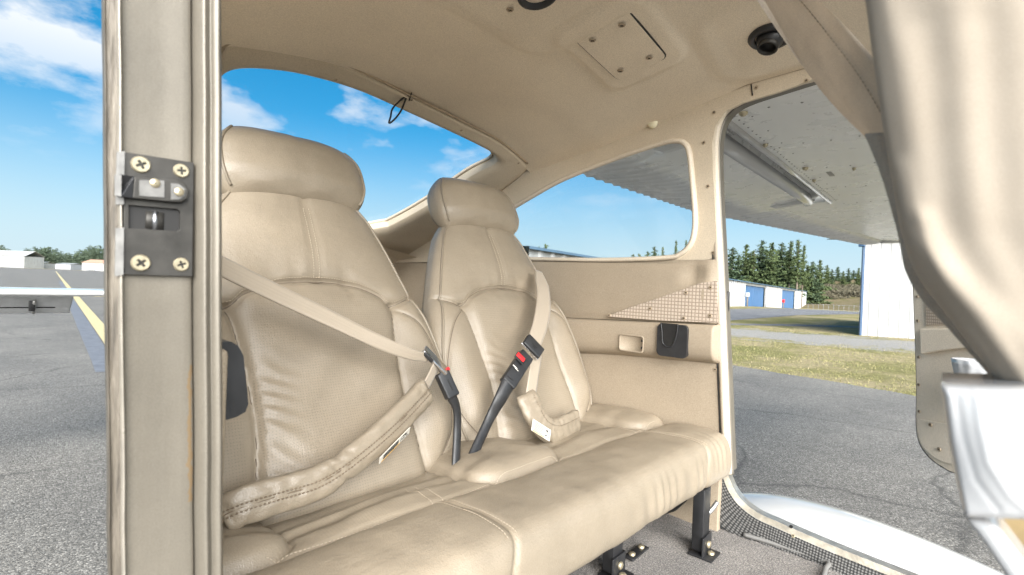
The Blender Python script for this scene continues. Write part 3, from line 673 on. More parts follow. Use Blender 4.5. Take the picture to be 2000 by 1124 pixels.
# long hangar row with blue doors
E0 = V((16.4, 13.8)); E2 = V((161.8, 30.95)); td = (E2 - E0) / np.linalg.norm(E2 - E0); nin = V((-td[1], td[0]))        # nin points away from the lens
ZE = H + 1.63
def onfac(px):
    r = ray(px, 560)[:2]; A = np.array([[r[0], -td[0]], [r[1], -td[1]]]); s = np.linalg.solve(A, E0); return s[1]
hr = empty('hangar', (E0[0], E0[1], 0)); tag(hr, 'long low white hangar row with blue sliding doors beyond the grass', 'hangar')
S0, S1 = onfac(1030), onfac(1574)
segs = [(S0, onfac(1455), 'w'), (onfac(1455), onfac(1494), 'b'), (onfac(1494), onfac(1527), 'w'), (onfac(1527), onfac(1552.5), 'b'), (onfac(1552.5), S1, 'w')]
P2 = lambda s, d=0: E0 + td * s + nin * d
for a, b_, kd in segs:
    if kd == 'w':
        ribbed('wall', P2(a), P2(b_), -3.2, ZE, M['siding'], hr, 1.1, .10, -nin)
    else:
        mid = (a + b_) / 2
        for u, v_ in ((a, mid - .04), (mid + .04, b_)): ribbed('sliding_door', P2(u, .25), P2(v_, .25), -3.2, ZE - .35, M['blue'], hr, 1.0, .10, -nin)
        ribbed('door_header', P2(a, .0), P2(b_, .0), ZE - .35, ZE, M['siding'], hr, 2, .0, -nin)
for px in (1495.5, 1554, 1574, 1431): 
    s = onfac(px); link('downpipe', gridmesh('downpipe', tubeP(V([(*P2(s, -.12), -3), (*P2(s, -.12), ZE)]), .10, 6), cv=True, caps=True), M['greydoor'], hr)
rp = V([[(*P2(s, -.35), ZE - .03), (*P2(s, -.35), ZE + .09), (*P2(s, 6), ZE + .16), (*P2(s, 12), ZE + .1)] for s in (S0 - .5, S1 + .4)])
link('roof', gridmesh('roof', rp, smooth=False), pbr('slate blue roof', (.07, .12, .17, 1), .1, 1, .5), hr)
ribbed('end_wall', P2(S1), P2(S1, 12), -3.2, ZE + .1, M['siding'], hr, .9, .05, td)
# near white hangar wall
a0 = atZ(1680, 655, 0)[:2]; a1 = a0 + (atZ(1790, 662, 0)[:2] - a0) * 4.2
hw = empty('hangar', (a0[0], a0[1], 0)); tag(hw, 'tall white ribbed hangar wall with blue corner trim behind the open door', 'hangar')
tw = (a1 - a0) / np.linalg.norm(a1 - a0); nw = V((-tw[1], tw[0])); nw = nw if nw[0] > 0 else -nw; ZW = 3.75
ribbed('wall', a0, a1, -.1, ZW, M['siding'], hw, .32, .016, -nw)
ribbed('side_wall', a0, a0 + V((.999, .035)) * 14, -.1, ZW, M['siding'], hw, .32, .022, -tw)
link('corner_trim', gridmesh('corner_trim', V([[(*(a0 - nw * .05 + tw * .04), z), (*(a0 - nw * .05 - tw * .03), z), (*(a0 + nw * .12 - tw * .03), z)] for z in (-.05, ZW)]), smooth=False), M['bluetrim'], hw)
ev = V([[(*(a0 - tw * .75 - nw * dn + tw * s), z) for dn, z in ((.35, ZW + .02), (.35, ZW + .16), (-.2, ZW + .20), (-3, ZW + .3))] for s in np.linspace(0, 9.5, 6)])
link('roof', gridmesh('roof', ev, smooth=False), M['eave'], hw)
box('downpipe_bracket', (.2, .2, .35), (a0[0] - .15, a0[1] + .05, ZW - .12), M['bluetrim'], hw, bev=.02)
# far hangar and buildings astern
def far_box(name, px0, px1, ytop, yeave, depth, wallm, roofm, label, cat_, doors=None, ridge=.5):
    p0 = ray(px0, 520)[:2] * depth; p1 = ray(px1, 520)[:2] * depth; zt = H + ray((px0 + px1) / 2, yeave)[2] * depth; zr = H + ray((px0 + px1) / 2, ytop)[2] * depth
    t = (p1 - p0); L = np.linalg.norm(t); t = t / L; nn = V((-t[1], t[0])); nn = nn if nn @ p0 > 0 else -nn
    root = empty(name, (p0[0], p0[1], 0)); tag(root, label, cat_)
    ribbed('wall', p0, p1, -.3, zt, wallm, root, max(.8, L / 24), .05, -nn); ribbed('end_wall', p1, p1 + nn * 14, -.3, zt, wallm, root, 2, .05, t)
    R = V([[(*(p0 - nn * .5 + t * (L * s)), zt + .02), (*(p0 + nn * 7 + t * (L * s)), zr), (*(p0 + nn * 14.5 + t * (L * s)), zt)] for s in (-.02, 1.02)]); link('roof', gridmesh('roof', R, smooth=False), roofm, root)
    for (u0, u1, z1) in (doors or []):
        ribbed('door', p0 + t * L * u0 - nn * .15, p0 + t * L * u1 - nn * .15, 0, z1 * zt, M['greydoor'], root, L * (u1 - u0) / 8, .1, -nn)
    return root
far_box('hangar', -60, 47, 488, 499, 330, M['siding'], M['siding'], 'pale far hangar with a wide grey door at the left edge', 'hangar', [(.05, .87, .78)])
far_box('building', 61, 80, 511, 514, 350, M['siding'], M['siding'], 'small white far building right of the pale hangar', 'building', [(.3, .5, .6)])
far_box('building', 108, 138, 513.5, 516, 345, M['greydoor'], M['siding'], 'low far shed with pale roof in front of the wood', 'building', [(.1, .3, .7), (.5, .9, .7)])
far_box('house', 160, 205, 507, 514, 330, M['siding'], M['tilered'], 'far house with a brown roof beside the door post', 'house', [(.2, .4, .7), (.55, .75, .7)])
# parked white aircraft, far astern
pa = ray(178, 522)[:2] * 300; pr = empty('parked_aircraft', (pa[0], pa[1], 0)); tag(pr, 'tiny white parked aircraft in front of the brown-roofed house', 'aircraft')
tt = V((RT[0], RT[1])); tt = tt / np.linalg.norm(tt)
fp = V([(*(pa + tt * s), 1.1 + .15 * abs(s) / 4 * (s < 0)) for s in np.linspace(-4, 3.4, 14)])
link('fuselage', gridmesh('fuselage', tubeP(fp, .55 * np.sin(np.linspace(.3, 2.9, 14)) ** .7, 10), cv=True, caps=True), M['white'], pr)
box('wing', (9.5, 1.5, .16), (pa[0], pa[1], .95), M['white'], pr, axes=np.array([[tt[0], tt[1], 0], [-tt[1], tt[0], 0], [0, 0, 1]]), bev=.06)
box('tail_fin', (1.0, .12, 1.3), (pa[0] - tt[0] * 3.6, pa[1] - tt[1] * 3.6, 1.9), M['white'], pr, axes=np.array([[tt[0], tt[1], 0], [-tt[1], tt[0], 0], [0, 0, 1]]), bev=.04)
for s in (-.8, .8, 2.2): lathe('wheel', (pa[0] + tt[0] * s, pa[1] + tt[1] * s, .25), (-tt[1], tt[0], 0), [(.02, -.1), (.22, -.1), (.25, 0), (.22, .1), (.02, .1)], M['black'], pr, 12)
for s in (-.8, .8, 2.2): link('gear_leg', gridmesh('gear_leg', tubeP(V([(*(pa + tt * s), .25), (*(pa + tt * s * .7), 1.0)]), .05, 6), cv=True, caps=True), M['white'], pr)
# posts by the hangar doors
for px, hgt, headm, lb in ((1461, 1.5, 'white', 'white topped utility post before the nearer blue door'), (1531.5, 1.45, 'red', 'red topped hydrant post before the farther blue door')):
    s = onfac(px); q = P2(s) * .965; g = float(tz(q[0], q[1])); pr = empty('utility_post', (q[0], q[1], g)); tag(pr, lb, 'post')
    link('pole', gridmesh('pole', tubeP(V([(q[0], q[1], g - .1), (q[0], q[1], g + hgt)]), .09, 8), cv=True, caps=True), M['bark'], pr)
    box('head', (.4, .4, .55), (q[0], q[1], g + hgt), M[headm], pr, bev=.04)
# chain link fence beside the hillside
fr_ = empty('fence', tuple(np.append(ray(1585, 560)[:2] * 95, 0))); tag(fr_, 'thin wire fence below the grassy slope right of the hangar', 'fence')
fpx = np.linspace(1580, 1700, 13); fq = [ray(p, 560)[:2] * 95 for p in fpx]
for q in fq: link('fence_post', gridmesh('fence_post', tubeP(V([(*q, -2.8), (*q, .15)]), .022, 5), cv=True, caps=True), M['greydoor'], fr_)
for z in (.1, -.9): link('rail', gridmesh('rail', tubeP(V([(*q, z) for q in fq]), .012, 5), cv=True, caps=True), M['greydoor'], fr_)

# ================================================================== THE AIRPLANE
XC = .647                                            # centreline
ap = empty('airplane', (XC, 1.2, 0)); tag(ap, 'white high-wing light airplane with open cabin doors and beige interior', 'airplane')
def zc(y): return np.interp(y, [-.6, .2, .34, .57, .71, .95, 1.1], [.54, .53, .525, .487, .462, .435, .40])
def crown(y): return np.interp(y, [.2, .95], [.066, .080])
def ceil(x, y): return zc(y) - crown(y) * ((np.asarray(x) - XC) / .473) ** 2
def rbox(x, y, cx, cy, hx_, hy_, r):
    qx = np.abs(x - cx) - hx_ + r; qy = np.abs(y - cy) - hy_ + r
    return np.hypot(np.maximum(qx, 0), np.maximum(qy, 0)) + np.minimum(np.maximum(qx, qy), 0) - r
def ceil_d(x, y):
    z = ceil(x, y)
    z = z - .007 * (1 - sstep(-.004, .016, rbox(x, y, .845, .497, .118, .082, .03)))
    z = z - .008 * (1 - sstep(-.004, .022, rbox(x, y, .60, .44, .16, .20, .05)))
    z = z - .006 * (1 - sstep(-.006, .03, rbox(x, y, .99, .20, .10, .17, .05)))
    return z
xs = np.linspace(.125, 1.165, 190); ys = np.linspace(-.15, .965, 200); X, Y = np.meshgrid(xs, ys, indexing='ij')
head = link('headliner', gridmesh('headliner', np.stack([X, Y, ceil_d(X, Y) + H], -1)), M['headliner'], ap)
xs2 = np.linspace(.165, 1.21, 20); ys2 = np.linspace(-.16, 1.02, 20); X, Y = np.meshgrid(xs2, ys2, indexing='ij')
link('roof_skin', gridmesh('roof_skin', np.stack([X, Y, ceil(X, Y) + H + .045], -1)), M['white'], ap)
def atS(px, py, S, lo=.2, hi=2.6):
    r = ray(px, py)
    f = lambda t: t * r[2] - S(t * r[0], t * r[1]); ts = np.linspace(lo, hi, 400); v = np.array([f(t) for t in ts])
    i = np.where(np.sign(v[:-1]) != np.sign(v[1:]))[0][0]; a, b = ts[i], ts[i + 1]
    for _ in range(30):
        m_ = (a + b) / 2
        if np.sign(f(m_)) == np.sign(f(a)): a = m_
        else: b = m_
    return r * a + O
# ceiling furniture ------------------------------------------------
def on_ceiling(name, outline, drop, thick, mat, parent):
    cx, cy = np.mean(outline, 0); e_ = .05; z0_ = float(ceil_d(cx, cy)); gx_ = float(ceil(cx + e_, cy) - ceil(cx - e_, cy)) / (2 * e_); gy_ = float(ceil(cx, cy + e_) - ceil(cx, cy - e_)) / (2 * e_)
    pts = [c(x, y, z0_ + gx_ * (x - cx) + gy_ * (y - cy) - drop) for x, y in outline]
    return plate(name, pts, [], thick, (0, 0, -1), mat, parent, bevel=.0012)
def rrect(cx, cy, hx_, hy_, r, k=6, rot=0):
    o = []
    for sx, sy, a0 in ((1, 1, 0), (-1, 1, 90), (-1, -1, 180), (1, -1, 270)):
        for t in np.linspace(a0, a0 + 90, k): o.append((sx * (hx_ - r) + r * math.cos(math.radians(t)), sy * (hy_ - r) + r * math.sin(math.radians(t))))
    ca, sa = math.cos(rot), math.sin(rot); return [(cx + x * ca - y * sa, cy + x * sa + y * ca) for x, y in o]
pn = on_ceiling('access_panel', rrect(.845, .497, .088, .055, .014), .0045, .006, M['headliner'], ap)
g_ = on_ceiling('panel_gap', rrect(.845, .497, .0903, .0573, .015), .0028, .006, M['dark'], pn)
for x, y in ((.785, .525), (.788, .464), (.905, .467), (.902, .530)): 
    screw(c(x, y, float(ceil_d(x, y)) - .0052), (0, 0, -1), .0068, M['screw'], pn)
cons = on_ceiling('overhead_console', rrect(.575, .43, .13, .19, .05, 8), .009, .008, M['headliner'], ap)
on_ceiling('console_gap', rrect(.575, .43, .1325, .1925, .052, 8), .006, .008, M['dark'], cons)
q = atS(996, 19, lambda x, y: ceil_d(x, y) - .0095); screw(q, (0, 0, -1), .0066, M['screw'], cons)
q = atS(1050, -12, lambda x, y: ceil_d(x, y) - .009)
lathe('console_lamp', q, (0, -.2, -1), [(.034, -.002), (.034, .004), (.030, .007), (.026, .006), (.022, -.004), (.012, -.010), (0.001, -.011)], M['black'], cons, 28)
q = atS(1505, 73, ceil_d); vn = V((-.35, .1, -1)); vn /= np.linalg.norm(vn)
vent = lathe('air_vent', q, (-.1, 0, -1), [(.039, -.004), (.039, .002), (.036, .006), (.030, .007), (.026, .003), (.024, -.006)], M['black'], ap, 32)
lathe('vent_ball', q + V((0, 0, -.000)), vn, [(.0245, -.004), (.0235, .008), (.020, .015), (.0165, .019)], M['black'], vent, 28)
lathe('vent_nozzle', q, vn, [(.0175, .016), (.0180, .026), (.0155, .0265), (.0145, .018), (.012, .006), (.003, .006), (.003, .012), (.0005, .012)], M['steel' if 0 else 'plate'], vent, 24)

# far side: lower panel, upper moulding with window ------------------
NU = V((-.37, 0, -.05)); NU = NU / np.linalg.norm(NU); PU = c(1.17, 0, .08)
up = lambda px, py: atP(px, py, PU, NU)
top_px = [(1640, 112), (1590, 130), (1467, 165), (1370, 203), (1270, 243), (1170, 282), (1100, 308), (1035, 332), (960, 362), (900, 398), (840, 440), (800, 470), (770, 492)]
top3 = [up(*p) for p in top_px]
tail3 = [c(1.17, 1.76, .075)]
bot3 = [c(1.17, y, z) for y, z in ((1.2, .07), (.95, .079), (.80, .079), (.62, .078), (.50, .080))]
bot3 += [up(1322, 519), up(1345, 516), up(1370, 509), up(1400, 504)]
door3 = [up(*p) for p in [(1400, 470), (1396, 400), (1392, 330), (1391, 280), (1398, 245), (1418, 217), (1450, 201), (1520, 180), (1600, 152), (1650, 136)]]
win_px = [(1300, 504), (1330, 496), (1349, 478), (1357, 452), (1358, 415), (1353, 355), (1347, 300), (1338, 281), (1322, 276), (1290, 281), (1200, 311), (1100, 351), (1040, 384), (1005, 405), (960, 432), (925, 458), (905, 480), (905, 496), (940, 503), (1000, 505), (1045, 506), (1180, 508)]
win3 = cat([up(*p) for p in win_px], 110, True)
mould = plate('window_moulding', top3 + tail3 + bot3 + door3, [win3], .012, NU, M['trim'], ap, bevel=.0)
rim = link('window_rim', gridmesh('window_rim', tubeP(win3 + NU * .001, .0095, 10, None, True, .0065), cu=True, cv=True), M['rimlight'], ap)
plate('side_window', cat([up(*p) - NU * .014 + 0 for p in win_px], 60, True), [], .003, NU, M['glass'], ap)
# upper cap strip along the ceiling edge with a joint
topc = cat(top3[1:9], 60); link('ceiling_edge_gap', gridmesh('ceiling_edge_gap', tubeP(topc + V((-.001, 0, .001)), .0014, 6), cv=True, caps=True), M['screw'], ap)
jp = [up(1467, 165), up(1470, 187)]; tube('moulding_joint', V(jp) + NU * .0008, .0013, M['dark'], ap, 6)
for p in ((1477, 172), (1223, 246), (1172, 265), (1128, 285), (1078, 306), (1038, 328), (1395, 220), (1375, 279), (1383, 364), (1393, 494), (1575, 158)):
    q = up(*p) + NU * .001; screw(q, NU, .0042, M['screw'], mould, random.random())
q = up(1276, 241) + NU * .002
but = lathe('trim_button', q, NU, [(.0005, .0075), (.009, .007), (.0125, .0045), (.0135, 0)], M['ivory'], ap, 24)
qb = up(1273, 231) + NU * .003; box('button_tab', (.003, .012, .006), qb, M['ivory'], but, bev=.0008)
# lower side panel
XW = 1.17
wl_ = lambda px, py: atX(px, py, XW)
out = [wl_(1391, 505), wl_(1400, 632), wl_(1409, 812), c(XW, .383, -.42), c(XW, .383, -.56), c(XW, 1.78, -.56), c(XW, 1.78, .085), c(XW, .5, .082)]
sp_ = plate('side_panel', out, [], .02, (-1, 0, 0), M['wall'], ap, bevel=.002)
screw(wl_(1390, 523) + V((-.001, 0, 0)), (-1, 0, 0), .0042, M['screw'], sp_); screw(wl_(1397, 722) + V((-.001, 0, 0)), (-1, 0, 0), .0042, M['screw'], sp_)
# upper padded pad of the panel with a soft crease near the moulding
N1, N2 = 60, 36; u = np.linspace(0, 1, N1); v = np.linspace(0, 1, N2); U, Vv = np.meshgrid(u, v, indexing='ij')
yy = .398 + U * 1.0; z0 = np.interp(yy, [.39, .80, 1.4], [-.070, -.086, -.088]); z1 = np.interp(yy, [.39, .45, .52, .9, 1.4], [.082, .076, .070, .075, .075]); zz = z0 + (z1 - z0) * Vv
pf = .016 * np.sin(np.pi * np.clip(Vv, 0.02, .98)) ** .35 - .006 * np.exp(-((yy - .455) / .022) ** 2 - ((Vv - .78) / .16) ** 2) * 2 + .004 * np.exp(-((yy - .43) / .012) ** 2)
pf *= sstep(0, .02, U) * .9 + .1
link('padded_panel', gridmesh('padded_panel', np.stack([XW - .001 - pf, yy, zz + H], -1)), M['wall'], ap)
# woven wedge insert, sits proud of the pad
wy = lambda px, py: atX(px, py, XW - .020)
ins = plate('fabric_insert', [wy(*p) for p in [(1183, 619), (1230, 601), (1290, 581), (1352, 559), (1368, 553), (1401, 549), (1402, 631), (1300, 627)]], [], .004, (-1, 0, 0), M['weave'], ap, bevel=.001)
for p in ((1190, 616), (1270, 603), (1340, 572), (1388, 562), (1336, 622), (1387, 617)): screw(wy(*p) + V((-.001, 0, 0)), (-1, 0, 0), .0045, M['screw'], ins, random.random())
# armrest: ledge with rounded lower edge running aft into the panel
yy = np.concatenate([np.linspace(.392, .412, 8), np.linspace(.42, 1.3, 40)]); prof = [(-.002, 0), (.022, .0), (.030, -.004), (.034, -.012), (.034, -.05), (.032, -.068), (.024, -.080), (.012, -.087), (-.002, -.092)]
P = np.array([[(XW - d * (1 - (1 - sstep(.392, .402, y)) * .6), y, H + np.interp(y, [.39, .80, 1.4], [-.072, -.088, -.09]) + h * np.interp(y, [.4, .66, 1.0], [1, 1.02, 1.2])) for d, h in prof] for y in yy])
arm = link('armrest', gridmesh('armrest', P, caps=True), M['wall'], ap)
# ash tray recess and black holder
wa = lambda px, py: atX(px, py, XW - .035)
ctr = wa(1233, 671); rec = [V((ctr[0], ctr[1] + y, ctr[2] + z)) for y, z in rrect(0, 0, .035, .022, .008)]
rin = [V((ctr[0], ctr[1] + y, ctr[2] + z)) for y, z in rrect(0, 0, .0315, .0185, .007)]
P = np.stack([np.array(rec) , np.array(rec) + V((-.0025, 0, 0)), np.array(rin) + V((-.0025, 0, 0)), np.array(rin) + V((.0006, 0, 0))], 0)
tray = link('ash_tray', gridmesh('ash_tray', P, cv=True, caps=True), M['wall'], ap)
for zz_ in (-.008, .010): box('tray_clip', (.004, .003, .006), (ctr[0] - .003, ctr[1] - .031, ctr[2] + zz_), M['dark'], tray)
ctr = wa(1314, 664); W_, H_ = .038, .0395
hold = plate('cup_holder', [V((ctr[0] - .006, ctr[1] + y, ctr[2] + z)) for y, z in rrect(0, -.002, W_, H_, .012)], [], .012, (-1, 0, 0), M['black'], ap, bevel=.005)
pock = [(-.014, .039), (-.012, .015), (-.004, -.012), (.006, -.018), (.016, -.016), (.023, -.006), (.025, .016), (.029, .039)]
plate('holder_slot', [V((ctr[0] - .0066, ctr[1] + y, ctr[2] + z)) for y, z in pock], [], .002, (-1, 0, 0), M['dark'], hold)
lip = cat([V((ctr[0] - .007, ctr[1] + y, ctr[2] + z)) for y, z in pock], 40); tube('holder_lip', lip, .0017, M['black'], hold, 6)

# rear window frame: curved band between headliner and glass ---------
def S_rear(x, y): return .432 - .446 * (y - .95) - .078 * ((x - XC) / .473) ** 2 * np.clip(1 - (y - .95) * 1.1, .12, 1)
inn_px = [(416, 250), (418, 200), (428, 158), (458, 138), (520, 137), (600, 149), (700, 178), (800, 222), (900, 268), (950, 293), (968, 306), (967, 322), (920, 346), (840, 400), (770, 439), (745, 446), (650, 462), (520, 470), (440, 440), (418, 350)]
out_px = [(390, 270), (396, 180), (425, 108), (452, 79), (520, 79), (600, 93), (700, 135), (800, 184), (900, 234), (975, 273), (1030, 318), (1022, 342), (985, 372), (895, 440), (810, 500), (765, 530), (650, 560), (520, 560), (410, 530), (392, 400)]
I3 = cat([atS(x, y, S_rear) for x, y in inn_px], 120, True); O3 = cat([atS(x, y, S_rear) for x, y in out_px], 120, True)
w = np.linspace(0, 1, 8); P = I3[None] * (1 - w)[:, None, None] + O3[None] * w[:, None, None]
nd = V((0, .446, 1)) / np.linalg.norm((0, .446, 1)); bev_ = np.interp(w, [0, .06, .9, 1], [-.002, .006, .004, -.004])
P = P - nd * bev_[:, None, None]
P = np.concatenate([(I3 + V((0, .028, .03)))[None], (I3 + nd * .004)[None], P, (O3 + nd * .01)[None]], 0)
rwf = link('rear_window_frame', gridmesh('rear_window_frame', P, cv=True), M['trim'], ap)
rimr = tube('rear_window_seal', I3 + V((0, .022, .022)), .0035, M['screw'], ap, 6, None, True)
plate_pts = I3 + V((0, .020, .022)); cen = plate_pts.mean(0)
gl = [list(cen)] + plate_pts.tolist(); link('rear_window', mesh('rear_window', gl, [(0, i + 1, (i + 1) % 120 + 1) for i in range(120)]), M['glass'], ap)
hl = cat([atS(x, y, S_rear) - nd * .003 for x, y in out_px[2:11]], 50); tube('headliner_edge', hl, .0032, M['screw'], ap, 6)
for p in ((655, 152), (900, 252), (1012, 316), (803, 192), (783, 192)): screw(atS(*p, S_rear) - nd * .005, -nd, .004, M['screw'], rwf, random.random())
tube('frame_joint', V([atS(803, 178, S_rear), atS(798, 194, S_rear)]) - nd * .005, .0012, M['dark'], rwf, 6)
# wire coat hook hanging from the header
hq = lambda x, y: atY(x, y, .955)
hook = lathe('coat_hook', hq(795, 188), -nd, [(.006, -.006), (.006, .004), (.0005, .005)], M['blackmetal'], ap, 12)
tube('hook_wire', cat([hq(795, 187), hq(789, 203), hq(783, 217), hq(772, 232), hq(760, 241), hq(763, 228), hq(766, 214), hq(778, 200), hq(793, 188)], 40), .0021, M['blackmetal'], hook, 6)
# aft side band, aft bulkhead, baggage floor, near wall
P = np.array([[c(1.165, y, z) for z in np.linspace(-.56, np.interp(y, [1.3, 1.9], [.22, .08]), 6)] for y in np.linspace(1.78, 2.4, 5)]); link('baggage_side_panel', gridmesh('baggage_side_panel', P), M['wall'], ap)
plate('baggage_bulkhead', [c(.31, 1.74, -.56), c(1.17, 1.74, -.56), c(1.17, 1.74, .09), c(.31, 1.74, .09)], [], .01, (0, -1, 0), M['wall'], ap)
P = np.array([[c(x, y, .155 - .09 * (y - 1.5) - .05 * ((x - XC) / .5) ** 2) for x in np.linspace(.31, 1.17, 12)] for y in np.linspace(1.56, 1.76, 4)]); link('parcel_shelf', gridmesh('parcel_shelf', P), M['trim'], ap)
# sweeping ledge lines between the two seat backs
tube('baggage_trim_line', cat([atX(*p, 1.13) for p in [(802, 462), (830, 446), (850, 434)]], 12), .0018, M['screw'], ap, 6)
nx = lambda x, y: 1.285 - x + max(0, y - .55) * .16
mir = lambda pts: [V((nx(p[0], p[1]), p[1], p[2])) for p in pts]
yo = [p for p in (top3[5:] + tail3 + bot3)]
cut = [V((1.13, .47, H + .42)), V((1.165, .47, H + .09))]
plate('window_moulding', mir(yo + [cut[1], cut[0]]), [cat(mir([V((p[0], max(p[1], .52), p[2])) for p in [up(*q) for q in win_px]]), 110, True)], .01, (1, 0, 0), M['trim'], ap)
plate('side_panel', [c(.115, .47, -.56), c(.31, 1.78, -.56), c(.31, 1.78, .085), c(.115, .47, .085)], [], .015, (1, 0, 0), M['wall'], ap)

# far door frame -----------------------------------------------------
fx = lambda px, py, X=1.172: atX(px, py, X)
fpx = [(1760, 92), (1680, 118), (1600, 144), (1520, 170), (1460, 190), (1428, 206), (1408, 228), (1398, 258), (1395, 300), (1398, 400), (1404, 520), (1409, 640), (1414, 760), (1418, 860), (1421, 925)]
fp3 = cat([fx(*p) for p in fpx], 90); tube('door_frame_trim', fp3, .0085, M['rimlight'], ap, 10, None, False, .010)
tube('door_seal', fp3 + V((.012, -.006, -.003)), .0052, M['jamb'], ap, 8)
tube('door_frame_gap', cat([fx(p[0] - 10, p[1] - 4) for p in fpx], 90) + V((-.003, 0, 0)), .0016, M['dark'], ap, 6)
# jamb sheet and outer skin beyond
P = np.array([[p + V((.008 + k, -.004 * (k > .01), 0)) for k in (0, .02, .035, .045)] for p in fp3]); link('door_jamb', gridmesh('door_jamb', P), M['jamb'], ap)
box('door_catch', (.012, .012, .05), fx(1419, 590, 1.215), M['blackmetal'], ap, bev=.003)
# sill: curved lower corner and threshold ---------------------------
spx = [(1420, 925), (1424, 938), (1434, 960), (1452, 983), (1482, 1005), (1520, 1022), (1560, 1040), (1640, 1074), (1760, 1122), (1900, 1176), (2060, 1236)]
s3 = cat([fx(*p, 1.195) for p in spx], 80)
t_, n_, b_ = frames(s3, (1, 0, 0)); n_ = np.where(n_[:, 2:3] < 0, -n_, n_)
def band3(name, d0, d1, x0, x1, mat, rows=3):
    w = np.linspace(0, 1, rows); P = s3[:, None] + n_[:, None] * (d0 + (d1 - d0) * w)[None, :, None] + V((1, 0, 0)) * (x0 + (x1 - x0) * w)[None, :, None]
    L = np.concatenate([[0], np.cumsum(np.linalg.norm(np.diff(s3, axis=0), axis=1))]); uv = np.zeros(P.shape[:2] + (2,)); uv[..., 0] = L[:, None]; uv[..., 1] = w[None] * np.hypot(d1 - d0, x1 - x0)
    return link(name, gridmesh(name, P, uv=uv), mat, ap)
sill = band3('door_sill', .002, .0005, .001, .028, M['alu']); band3('tread_strip', -.010, .002, -.004, .0008, M['alu_warm'])
band3('sill_lip', .0005, -.012, .028, .034, M['alu'])
band3('kick_mat', -.075, -.010, -.012, -.005, M['kick'], 5)
for p in ((1549, 1047), (1545, 1029)): screw(fx(*p, 1.190), (-.6, 0, .7), .004, M['dark' if p[1] < 1040 else 'brass'], sill)
# floor ---------------------------------------------------------------
xs = np.linspace(.12, 1.19, 120); ys = np.linspace(-.5, .95, 140); X, Y = np.meshgrid(xs, ys, indexing='ij')
Z = -.552 + (vnoise(X * 14, Y * 14) - .5) * .006 + (vnoise(X * 90, Y * 90) - .5) * .003
link('carpet', gridmesh('carpet', np.stack([X, Y, Z + H], -1)), M['carpet'], ap)
link('belly_skin', gridmesh('belly_skin', np.array([[c(x, y, -.60) for x in (.10 + .16 * max(0, y - .4), 1.2)] for y in (-.6, .4, 1.8)])), M['white'], ap)
tube('carpet_binding', cat([atZ(*p, H - .545) for p in [(1396, 1000), (1425, 1025), (1452, 1042)]], 16), .006, M['black'], ap, 6)
tube('carpet_edge', cat([atZ(*p, H - .542) for p in [(1452, 1044), (1505, 1060), (1560, 1078), (1615, 1098), (1612, 1112), (1606, 1135)]], 40), .005, M['kick'], ap, 6)
# exterior side below the door and tail boom
P = np.array([[c(XW + .05 + .01 * (z < -.5) - .12 * sstep(-.5, -.75, z), y, z) for z in (-.535, -.58, -.66, -.75)] for y in (-.5, .4, 1.2)]); link('side_skin', gridmesh('side_skin', P), M['white'], ap)
secs = []
for y, hw_, zt_, zb in ((.50, .565, .06, -.62), (1.2, .47, .06, -.62), (1.79, .345, .05, -.56), (2.8, .26, -.02, -.46), (3.8, .17, -.07, -.36), (4.9, .07, -.10, -.30)):
    a = np.linspace(0, 2 * np.pi, 28, endpoint=False); secs.append([c(XC + .012 + .045 * (y - .5) + hw_ * np.sign(math.cos(t)) * abs(math.cos(t)) ** .55, y, (zt_ + zb) / 2 + (zt_ - zb) / 2 * np.sign(math.sin(t)) * abs(math.sin(t)) ** .55) for t in a])
secs = np.array(secs); k0 = 2
link('tail_boom', gridmesh('tail_boom', secs[k0:], cv=True), M['white'], ap)
fin = [c(XC + .17, 4.0, -.08), c(XC + .19, 4.5, .35), c(XC + .205, 4.75, 1.0), c(XC + .225, 5.25, 1.0), c(XC + .23, 5.35, -.1)]; plate('fin', [p + V((.03, 0, 0)) for p in fin], [], .06, (1, 0, 0), M['white'], ap, bevel=.02)
# stabiliser and drooped elevator
def airfoil(name, x0, x1, yl, chord, th, zf, mat, parent, tilt=0, n=30, taper=0):
    prof = []
    for t in np.linspace(0, 2 * np.pi, n, endpoint=False):
        u = (1 - math.cos(t)) / 2; h = th * 1.9 * (math.sqrt(u) - u) * 1.05 + .004; prof.append((u * chord, h / 2 * (1 if t < np.pi else -1)))
    P = []
    for x in np.linspace(x0, x1, 6):
        P.append([c(x, yl + p[0] * math.cos(tilt) + 0, zf + p[1] - p[0] * math.sin(tilt)) for p in prof])
    return link(name, gridmesh(name, np.array(P), cv=True, caps=True), mat, parent)
airfoil('stabilizer', -.95, .80, 4.30, .75, .10, -.168, M['white'], ap)
elv = []
ela, elb = V((0, 4.92, -.205)), V((0, 5.14, -.355)); ribs = np.arange(-.95, .56, .128)
P = []
for x in np.linspace(-.95, .52, 116):
    rb = .006 * np.exp(-(((x - ribs[np.argmin(abs(ribs - x))]) / .006) ** 2)); row = []
    for w_ in np.linspace(0, 1, 8): q = ela + (elb - ela) * w_; row.append(c(x, q[1] - rb, q[2] + .0))
    for w_ in np.linspace(1, 0, 5): q = ela + (elb - ela) * w_; row.append(c(x, q[1] + .05 * (1 - w_) + .006, q[2] + .03 * (1 - w_)))
    P.append(row)
elev = link('elevator', gridmesh('elevator', np.array(P), cv=True, caps=True), M['pale_grey'], ap)
tz_ = lambda x0, x1, w_: V([c(x0, ela[1] + (elb[1] - ela[1]) * w_ - .006, ela[2] + (elb[2] - ela[2]) * w_), c(x1, ela[1] + (elb[1] - ela[1]) * w_ - .006, ela[2] + (elb[2] - ela[2]) * w_)])
tube('tab_gap', tz_(-.95, .43, .68), .004, M['dark'], elev, 6)
